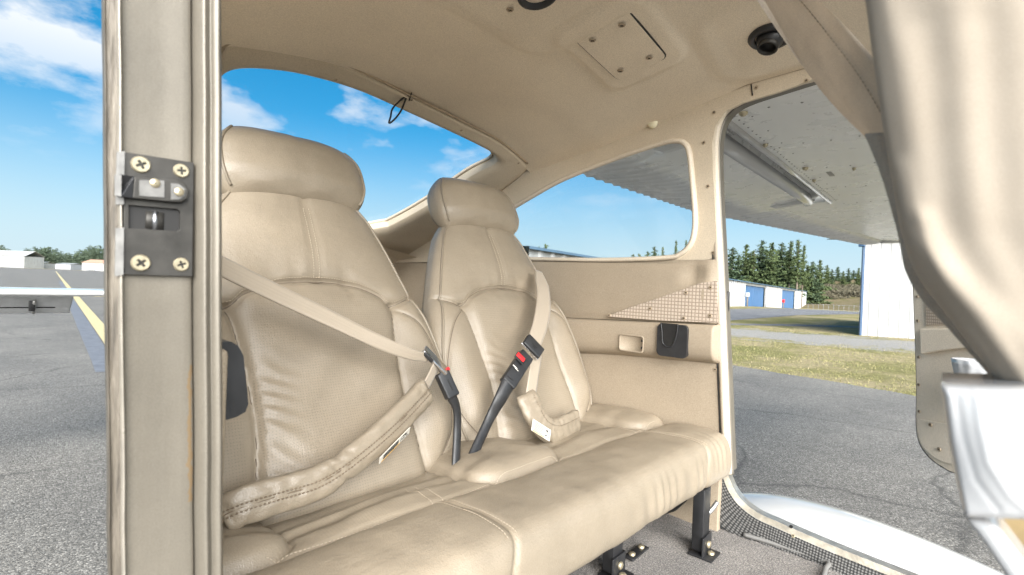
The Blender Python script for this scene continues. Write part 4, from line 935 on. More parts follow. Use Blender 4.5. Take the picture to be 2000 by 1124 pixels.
box('tab_bracket', (.035, .02, .10), c(.30, 5.0, -.28), M['blackmetal'], elev, bev=.004); tube('tab_rod', V([c(.31, 4.97, -.25), c(.315, 5.08, -.35)]), .011, M['alu'], elev, 8)

# ------------------------------------------------------------------ wing, flap, aileron
zw = lambda x: .50 + .012 * (x - 1.2)
def wing_sec(x, yl, yt, th, nb=14):
    pts = []
    for u_ in np.linspace(0, 1, nb): pts.append(c(x, yl + (yt - yl) * u_, zw(x) + .03 * (1 - u_) ** 6))           # underside, front to rear
    for u_ in np.linspace(1, 0, nb): pts.append(c(x, yl + (yt - yl) * u_, zw(x) + .03 + th * (math.sin(math.pi * (u_ * .72 + .16)))))
    return pts
P = np.array([wing_sec(x, -.62 + .03 * max(0, x - 3.2), .492 - .0 * x if x < 3.1 else .492 + .32 * sstep(3.1, 3.12, x) - .13 * max(0, x - 3.12), .17 - .02 * x / 5.8) for x in np.concatenate([np.linspace(1.19, 3.09, 10), [3.1, 3.121], np.linspace(3.14, 5.75, 12)])])
wing = link('wing', gridmesh('wing', P, cv=True, caps=True, smooth=False), M['wingpaint'], ap)
wing.data.polygons.foreach_set('use_smooth', [True] * len(wing.data.polygons)); md = wing.modifiers.new('edge', 'EDGE_SPLIT'); md.split_angle = math.radians(30)
tube('rear_spar_lip', V([c(1.22, .497, zw(1.22) - .002), c(3.1, .497, zw(3.1) - .002)]), .011, M['white'], wing, 8)
# flap cove and brackets
P = np.array([[c(x, .505, zw(x) + .004), c(x, .56, zw(x) + .06), c(x, .72, zw(x) + .10), c(x, .86, zw(x) + .085)] for x in np.linspace(1.2, 3.09, 8)]); link('flap_cove', gridmesh('flap_cove', P), M['pale_grey'], wing)
def ctrl(name, x0, x1, yl, yt, z0, drop, th, split, mat, parent, tap=0, pitch=.075):
    """control surface: smooth nose, corrugated rear half"""
    xs_ = np.arange(x0, x1 + 1e-6, pitch / 6); P = []
    for x in xs_:
        yte = yt - tap * max(0, x - x0); yl_ = yl - .13 * max(0, x - x0) * (tap > 0); ph = ((x - x0) / pitch) % 1; rib = .009 * math.exp(-((ph - .5) / .16) ** 2); row = []
        for u_ in np.linspace(0, 1, 16):
            y = yl_ + (yte - yl_) * u_; zb = zw(x) + z0 - drop * u_ - .35 * th * (1 - (2 * u_ - 1) ** 2) * (u_ < .5) - th * .35 * (u_ >= .5) * (1 - (2 * u_ - 1) ** 2)
            row.append(c(x, y, zb - rib * sstep(split - .02, split + .04, u_)))
        for u_ in np.linspace(1, 0, 12):
            y = yl_ + (yte - yl_) * u_; zb = zw(x) + z0 - drop * u_; row.append(c(x, y - .03 * (1 - u_) ** 2, zb + .008 + th * .9 * math.sin(math.pi * min(1, (1 - u_) * .62))))
        P.append(row)
    return link(name, gridmesh(name, np.array(P), cv=True, caps=True), mat, parent)
flap = ctrl('flap', 1.26, 3.09, .575, 1.17, -.004, .018, .07, .46, M['wingpaint'], ap)
tube('flap_nose', V([c(1.26, .58, zw(1.26) + .0), c(3.0, .58, zw(3.0) + .0), c(3.07, .60, zw(3.07) + .005)]), .028, M['white'], flap, 10)
for x in (1.52, 2.93):
    br = [c(x, .50, zw(x) + .02), c(x, .60, zw(x) - .03), c(x, .72, zw(x) - .045), c(x, .80, zw(x) - .01), c(x, .80, zw(x) + .05), c(x, .5, zw(x) + .06)]
    plate('flap_track', [p + V((.02, 0, 0)) for p in br], [], .03, (1, 0, 0), M['white_matt'], wing, bevel=.008)
tube('pushrod', cat([c(1.62, .56, zw(1.6) + .03), c(2.1, .57, zw(2) + .045), c(2.5, .56, zw(2.5) + .02)], 16), .004, M['alu'], wing, 6)
tube('flap_cable', cat([c(1.2, .62, zw(1.2) - .03), c(1.35, .60, zw(1.35) - .02), c(1.5, .55, zw(1.5) - .01)], 12), .006, M['pale_grey'], wing, 6)
ail = ctrl('aileron', 3.12, 5.70, .822, 1.165, -.002, .012, .04, .10, M['wingpaint'], ap, tap=.19, pitch=.09)
tube('tip_edge', cat([c(5.72, -.5, zw(5.7) + .05), c(5.84, 0, zw(5.8) + .05), c(5.80, .35, zw(5.8) + .04), c(5.70, .50, zw(5.7) + .03)], 14), .05, M['white'], wing, 8)
# rivets: rows of small domes, one mesh
vs_, fs_ = [], []
def rivet(x, y, r=.0045):
    o = len(vs_); z = zw(x) - .0006
    for j in range(6): a = j * math.pi / 3; vs_.append(c(x + r * math.cos(a), y + r * math.sin(a), z + .0012))
    vs_.append(c(x, y, z - .0022))
    for j in range(6): fs_.append((o + j, o + (j + 1) % 6, o + 6))
for x in np.arange(1.26, 3.08, .042): rivet(x, .468)
for x in np.arange(1.3, 3.0, .16): rivet(x, .43, .004)
for xr in (1.42, 1.83, 2.24, 2.70, 3.2, 3.7):
    for y in np.arange(-.45, .46, .075 if xr < 3 else .06): rivet(xr + .01 * math.sin(y * 30), y, .005)
for x in np.arange(1.5, 3.4, .11): rivet(x, .16, .0042); rivet(x + .03, -.12, .004)
tag(link('rivets', mesh('rivets', vs_, fs_, True, None, False), M['rivet'], wing), kind='stuff')
for (px, py, r_) in ((1452, 212, .012), (1495, 278, .008), (1573, 327, .011), (1590, 352, .008), (1668, 328, .007)):
    q = atZ(px, py, H + .513); q[2] = H + zw(q[0]) - .001; lathe('drain_fitting', q, (0, 0, -1), [(r_, 0), (r_ * .9, .006), (r_ * .5, .010), (.0005, .011)], M['brass'], wing, 10)
q = atZ(1622, 337, H + .52); q[2] = H + zw(q[0]); box('inspection_slot', (.085, .018, .003), (q[0], q[1], q[2] - .0005), M['eave'], wing, bev=.003)
0 and lathe('inspection_cover', V((q[0] - .05, q[1] + .03, H + zw(q[0]) - .001)), (0, 0, -1), [(.062, 0), (.0615, .0012), (.0005, .0012)], M['white'], wing, 28)

# ------------------------------------------------------------------ wheel fairing and gear leg
n1_, n2_ = 44, 24; P = []
for i, u_ in enumerate(np.linspace(0, 1, n1_)):
    y = .80 - 1.55 * u_; wd = .20 * (math.sin(math.pi * u_ ** .62)) ** .62 + .003; hh = .27 * (math.sin(math.pi * u_ ** .66)) ** .6 + .003; zc_ = -1.085 + .05 * (1 - u_)
    P.append([c(2.13 + wd * np.sign(math.cos(t)) * abs(math.cos(t)) ** .8, y, zc_ + hh * np.sign(math.sin(t)) * abs(math.sin(t)) ** .85) for t in np.linspace(0, 2 * np.pi, n2_, endpoint=False)])
wf = link('wheel_fairing', gridmesh('wheel_fairing', np.array(P), cv=True, caps=True), M['white'], ap)
lathe('tyre', c(2.13, .0, -1.22), (1, 0, 0), [(.10, -.06), (.16, -.062), (.178, -.03), (.18, 0), (.178, .03), (.16, .062), (.10, .06)], M['black'], wf, 28)
tube('gear_leg', cat([c(1.1, .05, -.62), c(1.5, .04, -.80), c(2.0, .02, -1.10)], 12), .022, M['white'], ap, 10, None, False, .06)

# ------------------------------------------------------------------ near door post, in front of the lens
YP = .400
def post_sweep(name, prof, mat, z0=-.40, z1=.42, n=26, parent=None, closed=False):
    """vertical extrusion of an (x, y) section; the post leans outward with height like the real one"""
    P = []
    for z in np.linspace(z0, z1, n):
        wob = .0006 * (vnoise(z * 40, 2) - .5); P.append([c(x - .036 * z + wob, y, z) for x, y in prof])
    return link(name, gridmesh(name, np.array(P), cv=closed), mat, parent or ap)
sm = lambda pts, n=30: [tuple(p) for p in cat(pts, n)]
post = post_sweep('door_post', sm([(.0655, .4005), (.067, .4015), (.072, .402), (.088, .4025), (.1035, .402), (.105, .4045), (.1065, .4075)], 24), M['jamb'])
post_sweep('post_edge', sm([(.080, .52), (.0625, .440), (.0585, .416), (.0580, .404), (.0592, .4052), (.0606, .4040), (.0620, .4030), (.0636, .4020)], 40), M['weathered'])
post_sweep('post_bead', sm([(.0634, .4035), (.0642, .3990), (.0652, .3985), (.0660, .4005)], 14), M['bare'])
post_sweep('post_lip', sm([(.1052, .409), (.1068, .402), (.1090, .3965), (.1115, .394), (.114, .3965), (.1158, .398), (.118, .3955), (.1205, .3945), (.1228, .398), (.1243, .405), (.1250, .43), (.1250, .50)], 48), M['jamb'])
post_sweep('post_back', [(.0800, .52), (.1250, .52)], M['wall'], n=4)
# striker plate
ay = lambda px, py, Y=YP - .0015: atY(px, py, Y)
sp_o = [ay(243, 297), ay(379, 318), ay(376, 541), ay(241, 537)]
hole = [ay(252, 401), ay(346, 409), ay(352, 414), ay(352, 447), ay(347, 452), ay(252, 446)]
stk = plate('striker_plate', sp_o, [hole], .0028, (0, -1, 0), M['plate'], ap, bevel=.0004)
plate('plate_flange', [ay(228, 297, YP - .0005), ay(243.5, 296, YP - .0035), ay(242, 400, YP - .0035), ay(226, 400, YP - .0005)], [], .001, (0, -1, 0), M['flange'], stk)
plate('plate_flange', [ay(226, 446, YP - .0005), ay(242, 445, YP - .0035), ay(241, 537, YP - .0035), ay(224, 540, YP - .0005)], [], .001, (0, -1, 0), M['flange'], stk)
plate('well_shade', [ay(251, 400, YP + .0008), ay(353, 408, YP + .0008), ay(353, 453, YP + .0008), ay(251, 447, YP + .0008)], [], .0004, (0, -1, 0), M['dark'], stk)  # flat dark plate, paints the shade of a recess behind the hole
pin0 = ay(302, 449, YP + .0003); tube('latch_pin', V([pin0, pin0 + V((0, 0, .0125))]), .0018, M['steel'], stk, 16, (0, 1, 0), False, .0018); tube('latch_roller', V([pin0 + V((0, .0004, .0005)), pin0 + V((0, .0004, .012))]), .0052, M['plate'], stk, 16, (0, 1, 0), False, .0012)
barp = [ay(262, 345, YP - .006), ay(330, 349, YP - .006), ay(345, 351, YP - .006), ay(360, 358, YP - .006), ay(370, 372, YP - .006), ay(367, 388, YP - .006), ay(356, 395, YP - .006), ay(340, 395, YP - .006), ay(258, 387, YP - .006)]
plate('latch_bar', barp, [], .004, (0, -1, 0), M['plate'], stk, bevel=.0012)
plate('bar_face', [ay(272, 352, YP - .0066), ay(321, 353, YP - .0066), ay(321, 386, YP - .0066), ay(272, 383, YP - .0066)], [], .0006, (0, -1, 0), M['flange'], stk)
plate('bar_tip', [ay(334, 358, YP - .0066), ay(350, 360, YP - .0066), ay(361, 369, YP - .0066), ay(361, 383, YP - .0066), ay(350, 390, YP - .0066), ay(334, 390, YP - .0066)], [], .0006, (0, -1, 0), M['flange'], stk)
plate('bar_hook', [ay(224, 341, YP - .002), ay(236, 341, YP - .008), ay(262, 345, YP - .0062), ay(259, 388, YP - .0062), ay(237, 384, YP - .008), ay(224, 382, YP - .002)], [], .0015, (0, -1, 0), M['blackmetal'], stk, bevel=.0005)
plate('bar_edge', [ay(224, 341, YP - .0066), ay(237, 342, YP - .0088), ay(237, 384, YP - .0088), ay(224, 382, YP - .0066)], [], .0008, (0, -1, 0), M['flange'], stk)
for (px, py, r_, rt) in ((275, 322, .0055, .5), (354, 334, .0048, .1), (275, 514, .0055, .7), (354, 517, .0048, .35)): screw(ay(px, py, YP - .0018), (0, -1, 0), r_, M['brass'], stk, rt)
for (px, py) in ((303, 358), (350, 375)): lathe('rivet', ay(px, py, YP - .007), (0, -1, 0), [(.0030, 0), (.0028, .0005), (.0005, .0007)], M['brass'], stk, 14)
# near armrest end and its black holder
axn = lambda px, py, X: atX(px, py, X)
nb_ = [c(.128, .46, -.062), c(.128, .46, -.185), c(.128, .60, -.185), c(.128, .60, -.062)]
box('armrest', (.034, .20, .125), c(.135, .565, -.128), M['wall'], ap, bev=.006, seg=3)
hq_ = [(440, 668), (452, 668), (466, 676), (476, 696), (479, 730), (483, 760), (485, 790), (480, 805), (462, 815), (446, 820)]
hp = np.array([atY(x, y, .475) for x, y in hq_]); pp = np.concatenate([hp, [hp[-1] - V((.02, 0, 0)), hp[0] - V((.02, 0, 0))]])
plate('cup_holder', pp, [], .05, (0, -1, 0), M['black'], ap, bevel=.004)

# ------------------------------------------------------------------ far cabin door, swung open
DF = V((1.85, .075)); DH = V((1.215, -.60)); dt = (DH - DF) / np.linalg.norm(DH - DF); dn = V((-dt[1], dt[0])); dn = dn if dn @ (-DF) > 0 else -dn
DN = V((dn[0], dn[1], 0)); DP0 = V((DF[0], DF[1], H))
dr = lambda px, py, off=0.0: atP(px, py, DP0 + DN * off, DN)
o_px = [(1778, 470), (1783, 560), (1787, 660), (1790, 760), (1789, 830), (1796, 866), (1815, 893), (1842, 913), (1875, 925), (2010, 935), (2060, 935), (2060, 470)]
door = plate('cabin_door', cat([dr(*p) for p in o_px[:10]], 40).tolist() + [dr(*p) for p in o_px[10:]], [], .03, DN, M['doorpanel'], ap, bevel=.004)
plate('door_edge', cat([dr(p[0] - 1, p[1] + (1.5 if p[1] > 840 else 0), -.012) for p in o_px[:10]], 40).tolist() + [dr(*p, -.012) for p in o_px[10:]], [], .02, DN, M['blackmetal'], door, bevel=.004)
plate('fabric_insert', [dr(*p, .004) for p in [(1806, 572), (1960, 566), (1960, 628), (1808, 636)]], [], .004, DN, M['weave'], door, bevel=.001)
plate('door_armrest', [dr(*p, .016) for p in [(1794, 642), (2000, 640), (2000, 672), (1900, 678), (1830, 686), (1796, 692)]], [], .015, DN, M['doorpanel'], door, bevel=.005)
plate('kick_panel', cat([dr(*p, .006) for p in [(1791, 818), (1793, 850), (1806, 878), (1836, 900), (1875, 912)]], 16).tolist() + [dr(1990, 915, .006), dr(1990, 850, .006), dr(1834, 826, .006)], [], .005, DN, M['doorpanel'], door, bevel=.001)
for p in ((1787, 557), (1791, 580), (1792, 627), (1794, 698), (1794, 752), (1795, 804), (1795, 823)): screw(dr(*p, .002), DN, .005, M['screw'], door, random.random())
for p in ((1817, 830), (1834, 878)): screw(dr(*p, .008), DN, .006, M['screw'], door, random.random())
hc = dr(1905, 742, .075)
hd = lathe('door_cup_holder', hc, (0, 0, 1), [(.035, -.06), (.046, -.03), (.050, .0), (.046, .0), (.042, -.03), (.0005, -.055)], M['wall'], door, 28)
a = np.linspace(0, 2 * np.pi, 80, endpoint=False); P = []
for r_, h_, rb in ((.030, -.045, 0), (.037, .0, .0006), (.043, .035, .0012), (.045, .047, .0014), (.0425, .047, .0014), (.036, .01, .001), (.0005, -.04, 0)):
    P.append([hc + V(((r_ + rb * math.cos(11 * t)) * math.cos(t), (r_ + rb * math.cos(11 * t)) * math.sin(t), h_)) for t in a])
cup = link('cup', gridmesh('cup', np.array(P), cv=True), pbr('grey foil paper', (.50, .51, .52, 1), .25, 30, .35, metal=.2)); tag(cup, 'grey fluted cup standing in the holder of the far open door', 'cup')

# ================================================================== REAR BENCH SEAT
bench = empty('bench_seat', (XC, .6, H - .552)); tag(bench, 'beige leather rear bench seat with two headrests and black legs', 'seat')
HW = lambda v: np.interp(v, [-.03, 0, .06, .12, .2, .28, .35, .42, .48, .515, .535], [.225, .236, .256, .266, .258, .234, .208, .182, .156, .136, .110])
def smoothHW(v):
    vv = np.asarray(v, float); return (HW(vv - .025) + HW(vv - .0125) + HW(vv) + HW(vv + .0125) + HW(vv + .025)) / 5
ARCH = cat([(-.30, .372), (-.20, .327), (-.148, .309), (-.12, .328), (-.07, .347), (0, .353), (.07, .347), (.12, .328), (.148, .309), (.20, .327), (.30, .372)], 80)
PANL = cat([(-.148, .309), (-.140, .255), (-.132, .19), (-.130, .12), (-.136, .05), (-.148, -.02)], 40); PANR = PANL * V((-1, 1))
BOLR = cat([(.150, .300), (.195, .262), (.228, .19), (.238, .12), (.222, .06), (.185, .012), (.150, -.015)], 40); BOLL = BOLR * V((-1, 1))
MID = V([(0, .353), (0, .54)])
LEN = .545
def back_disp(x, v):
    w = smoothHW(v); ax = np.abs(x)
    d = .020 * np.exp(-((ax - .200) / .042) ** 2) * sstep(-.02, .08, v) * (1 - sstep(.26, .36, v))            # bolsters
    inpanel = (1 - sstep(.12, .150, ax)) * (1 - sstep(.30, .352, v)); d = d + .010 * inpanel * np.cos(np.clip(x / .15, -1, 1) * 1.3)
    d = d + .008 * (1 - np.clip(ax / (w + 1e-6), 0, 1) ** 2) * sstep(.35, .42, v)
    d = d - .012 * np.exp(-((v - .16) / .10) ** 2) * np.exp(-(x / .12) ** 2)
    for ln, dep, sg in ((ARCH, .0085, .0050), (PANL, .0085, .0050), (PANR, .0085, .0050), (BOLR, .0030, .0030), (BOLL, .0030, .0030), (MID, .0028, .0030)):
        g = polydist(x, v, ln); d = d - dep * np.exp(-(g / sg) ** 2) - dep * .7 * np.exp(-(g / (sg * 3.2)) ** 2)
    # gathers fanning up from the arch seam and tension folds in the panel
    ga = polydist(x, v, ARCH); above = sstep(0, .02, v - .30)
    d = d + .0016 * np.sin(x * 150 + 3 * np.sin(x * 31)) * np.exp(-(ga / .032) ** 2) * above * np.exp(-((ax - .085) / .07) ** 2)
    d = d + .0015 * np.sin((v + .55 * (x + .13)) * 230 + 2.2 * np.sin(v * 40)) * np.exp(-((x + .102) / .028) ** 2) * sstep(.0, .05, v) * (1 - sstep(.17, .26, v))
    d = d + .0030 * np.sin((v * .8 - x * .6) * 75 + 1.1) * np.exp(-((x - .02) / .08) ** 2) * np.exp(-((v - .20) / .07) ** 2)
    d = d + .005 * (vnoise(x * 16 + 5, v * 16 + 9) - .5) * sstep(.0, .05, v)
    return d
def pad_mesh(name, vv, wf_, tf, disp, n=200, e=3.4, nf=None, endr=.035):
    """upholstered pad: rounded-box sections lofted along v; disp displaces the front"""
    th = np.concatenate([np.linspace(0, np.pi, int(n * .68), endpoint=False), np.linspace(np.pi, 2 * np.pi, n - int(n * .68), endpoint=False)])
    # front half = theta in (0, pi), spread evenly over the width
    ct = np.concatenate([np.cos(np.linspace(0, np.pi, int(n * .68), endpoint=False)), np.cos(th[int(n * .68):])]); st = np.sin(th)
    P = np.zeros((len(vv), n, 3)); UVs = np.zeros((len(vv), n, 2)); perf = np.zeros((len(vv), n))
    v0, v1 = vv[0], vv[-1]
    for i, v in enumerate(vv):
        q = min(v - v0, v1 - v); f = 1.0
        if q < endr: f = max(.02, math.sqrt(max(0, 1 - (1 - q / endr) ** 2)))
        w = float(wf_(v)) * (1 - .20 * (1 - f)) ; t = float(tf(v)) * f
        xs_ = w * np.sign(ct) * np.abs(ct) ** (2 / e); ns_ = t * np.sign(st) * np.abs(st) ** (2 / e)
        fr_ = np.clip(ns_ / (t + 1e-6), 0, 1) ** .8 * (f ** .5)
        ns_ = ns_ + disp(xs_, np.full_like(xs_, v)) * fr_
        P[i, :, 0] = xs_; P[i, :, 1] = EV[1] * v + EN[1] * ns_; P[i, :, 2] = EV[2] * v + EN[2] * ns_
        UVs[i, :, 0] = xs_; UVs[i, :, 1] = v
        perf[i] = fr_ * nf(xs_, v) if nf is not None else 0
    return P, gridmesh(name, P, cv=True, caps=True, uv=UVs, perf=perf)
def perf_back(x, v):
    ax = np.abs(x); return ((ax < .128) & (v < .33 - .25 * np.clip(ax - .06, 0, 1)) & (v > -.02)) | ((ax > .15) & (ax < .235) & (v < .2) & (v > .0))
tf = lambda v: np.interp(v, [-.03, .1, .35, .545], [.062, .062, .050, .038])
vv = np.concatenate([np.linspace(-.035, -.0, 10, endpoint=False), np.linspace(0, LEN - .03, 186, endpoint=False), np.linspace(LEN - .03, LEN, 14)])
Pb, back_me = pad_mesh('backrest', vv, smoothHW, tf, back_disp, 230, 3.0, perf_back)
back_me.materials.append(M['leather'])
def front_curve(line, off=.0):
    """points of an (x, v) line lying on the displaced front of the backrest"""
    out = []
    for x, v in line:
        w = float(smoothHW(v)); t = float(tf(v)); r_ = min(1, abs(x) / w); n_ = t * (1 - r_ ** 3.0) ** (1 / 3.0)
        fr_ = min(1, max(0, n_ / t)) ** .8; n2 = n_ + float(back_disp(V([x]), V([v]))[0]) * fr_ + off
        out.append(V((x, 0, 0)) + EV * v + EN * n2)
    return V(out)
def headrest_disp(x, v):
    d = .010 * np.cos(np.clip(x / .14, -1, 1) * 1.4) * np.cos(np.clip((v - .583) / .09, -1, 1) * 1.3)
    d = d - .0035 * np.exp(-((x - .004) / .0035) ** 2) - .0012 * np.exp(-((x - .004) / .012) ** 2)
    d = d + .004 * (vnoise(x * 25 + 1, v * 25 + 2) - .5) + .0025 * np.exp(-((v - .53) / .008) ** 2) * np.sin(x * 60)
    return d
def hr_w(v): return .143 * (1 - .10 * abs((v - .578) / .08) ** 2.2) - .012 * sstep(.59, .664, v)
hv = np.linspace(.512, .660, 76)
Ph, head_me = pad_mesh('headrest', hv, hr_w, lambda v: .047, headrest_disp, 150, 3.0, None, .052); head_me.materials.append(M['leather'])
def edge_path(side, v0, v1, wf_, tff, e, frac=.86):
    out = []
    for v in np.linspace(v0, v1, 60):
        w = float(wf_(v)); t = float(tff(v)); th = math.acos(frac); x = w * frac ** (2 / e); n_ = t * math.sin(th) ** (2 / e); out.append(V((side * x * 1.012, 0, 0)) + EV * v + EN * n_ * 1.04)
    return V(out)
pip_me, hp_me = {}, {}
jb = int(.52 / np.pi * int(230 * .68)); jh = int(.52 / np.pi * int(150 * .68))
for s_i, (k1, k2) in ((1, (jb, jh)), (-1, (int(230 * .68) - jb, int(150 * .68) - jh))):
    o1 = V((s_i * .0012, 0, 0)); pip_me[s_i] = gridmesh('piping', tubeP(Pb[18:-9, k1] + o1 + EN * .0006, .0028, 7), cv=True, caps=True); pip_me[s_i].materials.append(M['piping'])
    hp_me[s_i] = gridmesh('headrest_piping', tubeP(Ph[7:-7, k2] + o1 + EN * .0006, .0026, 7), cv=True, caps=True); hp_me[s_i].materials.append(M['piping'])
def child(name, me, parent, loc):
    o = bpy.data.objects.new(name, me); sc.collection.objects.link(o); o.location = loc; W0[o.name] = Vector(loc)
    o.parent = parent; o.matrix_parent_inverse = Matrix.Translation(-W0[parent.name]); return o
st_lines = [[(x + .006 * 0, v + .0065) for x, v in ARCH[8:-8]], [(.005, v) for v in np.linspace(.36, .50, 30)], [(-.005, v) for v in np.linspace(.36, .50, 30)]]
st_me = []
for ln in st_lines:
    tmp = dashes('stitching', front_curve(ln, .0006), .0048, .0032, .0007, M['stitch'], None); st_me.append(tmp.data); bpy.data.objects.remove(tmp)
seam_me = []
for ln in (ARCH[9:-9], PANL[1:-6], PANR[1:-6], BOLR[2:-6], BOLL[2:-6]):
    me_ = gridmesh('seam', tubeP(front_curve(ln, .0002), .0011, 5), cv=True, caps=True); me_.materials.append(M['seam']); seam_me.append(me_)
for xc in (.407, .889):
    base = (xc, C0[1], C0[2] + H); off = V(base) + EN * -.045
    bk = child('backrest', back_me, bench, tuple(off))
    for s in (-1, 1): child('piping', pip_me[s], bk, tuple(off))
    for me in st_me: child('stitching', me, bk, tuple(off))
    for me in seam_me: child('seam', me, bk, tuple(off))
    hoff = off + EN * .016
    hd_ = child('headrest', head_me, bench, tuple(hoff))
    for s in (-1, 1): child('piping', hp_me[s], hd_, tuple(hoff))
# ---- cushion
def cush_profile(n=190):
    """(Y, z, front-weight) from the back crease over the top to the underside"""
    pts = [(.86, -.385), (.80, -.352), (.74, -.343), (.66, -.335), (.58, -.329), (.515, -.321), (.47, -.315), (.43, -.312), (.400, -.312), (.376, -.315), (.361, -.325), (.353, -.343), (.350, -.368), (.350, -.390), (.356, -.406), (.370, -.412), (.40, -.413), (.60, -.41), (.84, -.41)]
    dense = cat(pts, 900); L = np.concatenate([[0], np.cumsum(np.linalg.norm(np.diff(dense, axis=0), axis=1))])
    s = np.concatenate([np.linspace(0, L[-1] * .60, int(n * .82), endpoint=False), np.linspace(L[-1] * .60, L[-1], n - int(n * .82))])
    return np.stack([np.interp(s, L, dense[:, k]) for k in (0, 1)], 1)
prof = cush_profile(); tn = np.gradient(prof, axis=0); tn /= np.linalg.norm(tn, axis=1)[:, None]; nrm = np.stack([tn[:, 1], -tn[:, 0]], 1)
if nrm[60][1] < 0: nrm = -nrm
xs = np.linspace(.137, 1.163, 330); X, I = np.meshgrid(xs, np.arange(len(prof)), indexing='ij'); PY = prof[I, 0]; PZ = prof[I, 1]
shear = .055 * (1.163 - X)
front = (I > np.argmin(abs(prof[:90, 0] - .515)))
def dome(d, r): t = np.clip(-d / r, 0, 1); return np.sqrt(1 - (1 - t) ** 2)
topm = (PZ > -.372) & (PY > .36)
hump = np.zeros_like(X)
for cx, hx_ in ((.163, .105), (.668, .108), (1.155, .105)):
    d = rbox(X, PY, cx, .68, hx_, .165, .055); hump = np.maximum(hump, dome(d, .095))
hump = hump * topm
disp = .027 * hump
SEAM = V([(.10, .515), (.24, .514), (.33, .52), (.45, .522), (.56, .517), (.67, .512), (.78, .517), (.9, .522), (1.0, .52), (1.09, .514), (1.2, .514)])
g = np.where(topm, polydist(X, PY, SEAM), 9); disp -= .006 * np.exp(-(g / .0045) ** 2) + .004 * np.exp(-(g / .016) ** 2)
for cx, hx_ in ((.163, .105), (.668, .108), (1.155, .105)):
    d = np.abs(rbox(X, PY, cx, .68, hx_, .165, .055)); d = np.where(topm, d, 9); disp -= .006 * np.exp(-(d / .0045) ** 2)
disp += np.where(topm & (PY > .515), .010 * (np.exp(-((X - .41) / .09) ** 2) + np.exp(-((X - .91) / .09) ** 2)) * np.exp(-((PY - .585) / .05) ** 2), 0)
fr2 = (PY < .513)
for sx in (.470, 1.040): 
    g = np.where(fr2, np.abs(X - sx - .012 * np.sin((PZ + .33) * 30)), 9); disp -= .0045 * np.exp(-(g / .0035) ** 2) + .002 * np.exp(-(g / .012) ** 2)
gat = sstep(.70, .80, X) * (1 - sstep(.985, 1.03, X)) * np.exp(-((PZ + .368) / .026) ** 2) * (PY < .40)
disp += .0022 * np.sin(X * 190 + 2.2 * np.sin(X * 37) + PZ * 30) * gat
gat2 = np.exp(-((X - 1.09) / .035) ** 2) * np.exp(-((PZ + .345) / .03) ** 2) * (PY < .42); disp += .0018 * np.sin(X * 260) * gat2
disp += .004 * (vnoise(X * 11, PY * 11 + PZ * 9) - .5) + .0022 * (vnoise(X * 30, PY * 30 + 4, 3) - .5)
wr = np.exp(-((PY - .60) / .05) ** 2) * topm * (1 - hump); disp += .0028 * np.sin(PY * 120 + 5 * vnoise(X * 6, PY * 6)) * wr
# rounded ends
endf = np.minimum((X - .137) / .022, (1.163 - X) / .022); endd = np.where(endf < 1, -.020 * (1 - np.sqrt(np.clip(1 - (1 - np.clip(endf, 0, 1)) ** 2, 0, 1))), 0)
dd = disp + endd; P = np.stack([X, PY + shear * (PY < .62) * sstep(.66, .5, PY) * 0 + nrm[I, 0] * dd, PZ + nrm[I, 1] * dd + H], -1)
P[..., 1] += shear * (1 - sstep(.46, .70, PY))
cperf = (((X > .30) & (X < .52)) | ((X > .80) & (X < 1.02))) & topm & (PY > .53) & (hump < .05); cperf = cperf | ((X > .575) & (X < .65) & topm & (PY > .55))
uvc = np.stack([X, PY - PZ], -1)
cush = link('seat_cushion', gridmesh('seat_cushion', P, cv=False, uv=uvc, perf=cperf * 1.0), M['leather'], bench)
for xe, k in ((0, 0), (1, -1)):
    loop = P[k].tolist(); cen = np.mean(P[k], 0) ; link('cushion_end', mesh('cushion_end', [cen.tolist()] + loop, [(0, i + 1, i + 2) for i in range(len(loop) - 1)]), M['leather'], bench)
    pth = P[k][10:-40:2] + V((.002 if k else -.002, 0, 0)); tube('cushion_piping', pth, .003, M['piping'], cush, 6)
kx = [int(np.argmin(abs(xs - sx))) for sx in (.470, 1.040)]
for k in kx:
    for dk in (-3, 3): dashes('stitching', P[k + dk][62:122] + V((0, -.0004, .0008)), .0052, .0035, .0007, M['stitch'], cush)
js = np.argmin(abs(prof[:100, 0] - .508)); dashes('stitching', P[30:-12, js - 3] + V((0, 0, .0008)), .0052, .0035, .0007, M['stitch'], cush)
# ---- seat frame, legs
box('seat_frame', (.98, .40, .025), c(.655, .62, -.425), M['blackmetal'], bench, bev=.004)
def leg(x, y, mirror=1):
    lg = box('leg', (.036, .024, .13), c(x, y, -.477), M['blackmetal'], bench, bev=.002)
    box('foot_bracket', (.048, .0035, .042), c(x - .002, y - .0145, -.530), M['blackmetal'], lg, bev=.001)
    box('foot_plate', (.052, .050, .004), c(x - .002, y - .010, -.5485), M['blackmetal'], lg, bev=.001)
    box('bracket_side', (.0035, .028, .040), c(x + .0235, y, -.530), M['blackmetal'], lg, bev=.001)
    for dz, nn_, yo_ in ((-.527, (0, -1, 0), -.017), (-.545, (0, 0, 1), -.024)): lathe('bolt', c(x - .002, y + yo_, dz), nn_, [(.0075, 0), (.0075, .004), (.005, .0055), (.0005, .0055)], M['brass'], lg, 6)
    return lg
leg(1.050, .378); leg(.845, .470)
fl = box('floor_bracket', (.07, .022, .005), c(.945, .47, -.548), M['blackmetal'], bench, bev=.002)
for dx_ in (-.02, .02): lathe('bolt', c(.945 + dx_, .47, -.5455), (0, 0, 1), [(.007, 0), (.007, .004), (.0005, .005)], M['brass'], fl, 6)
tube('cross_tube', V([c(1.06, .42, -.452), c(1.10, .46, -.50), c(1.12, .50, -.53)]), .008, M['blackmetal'], bench, 8)
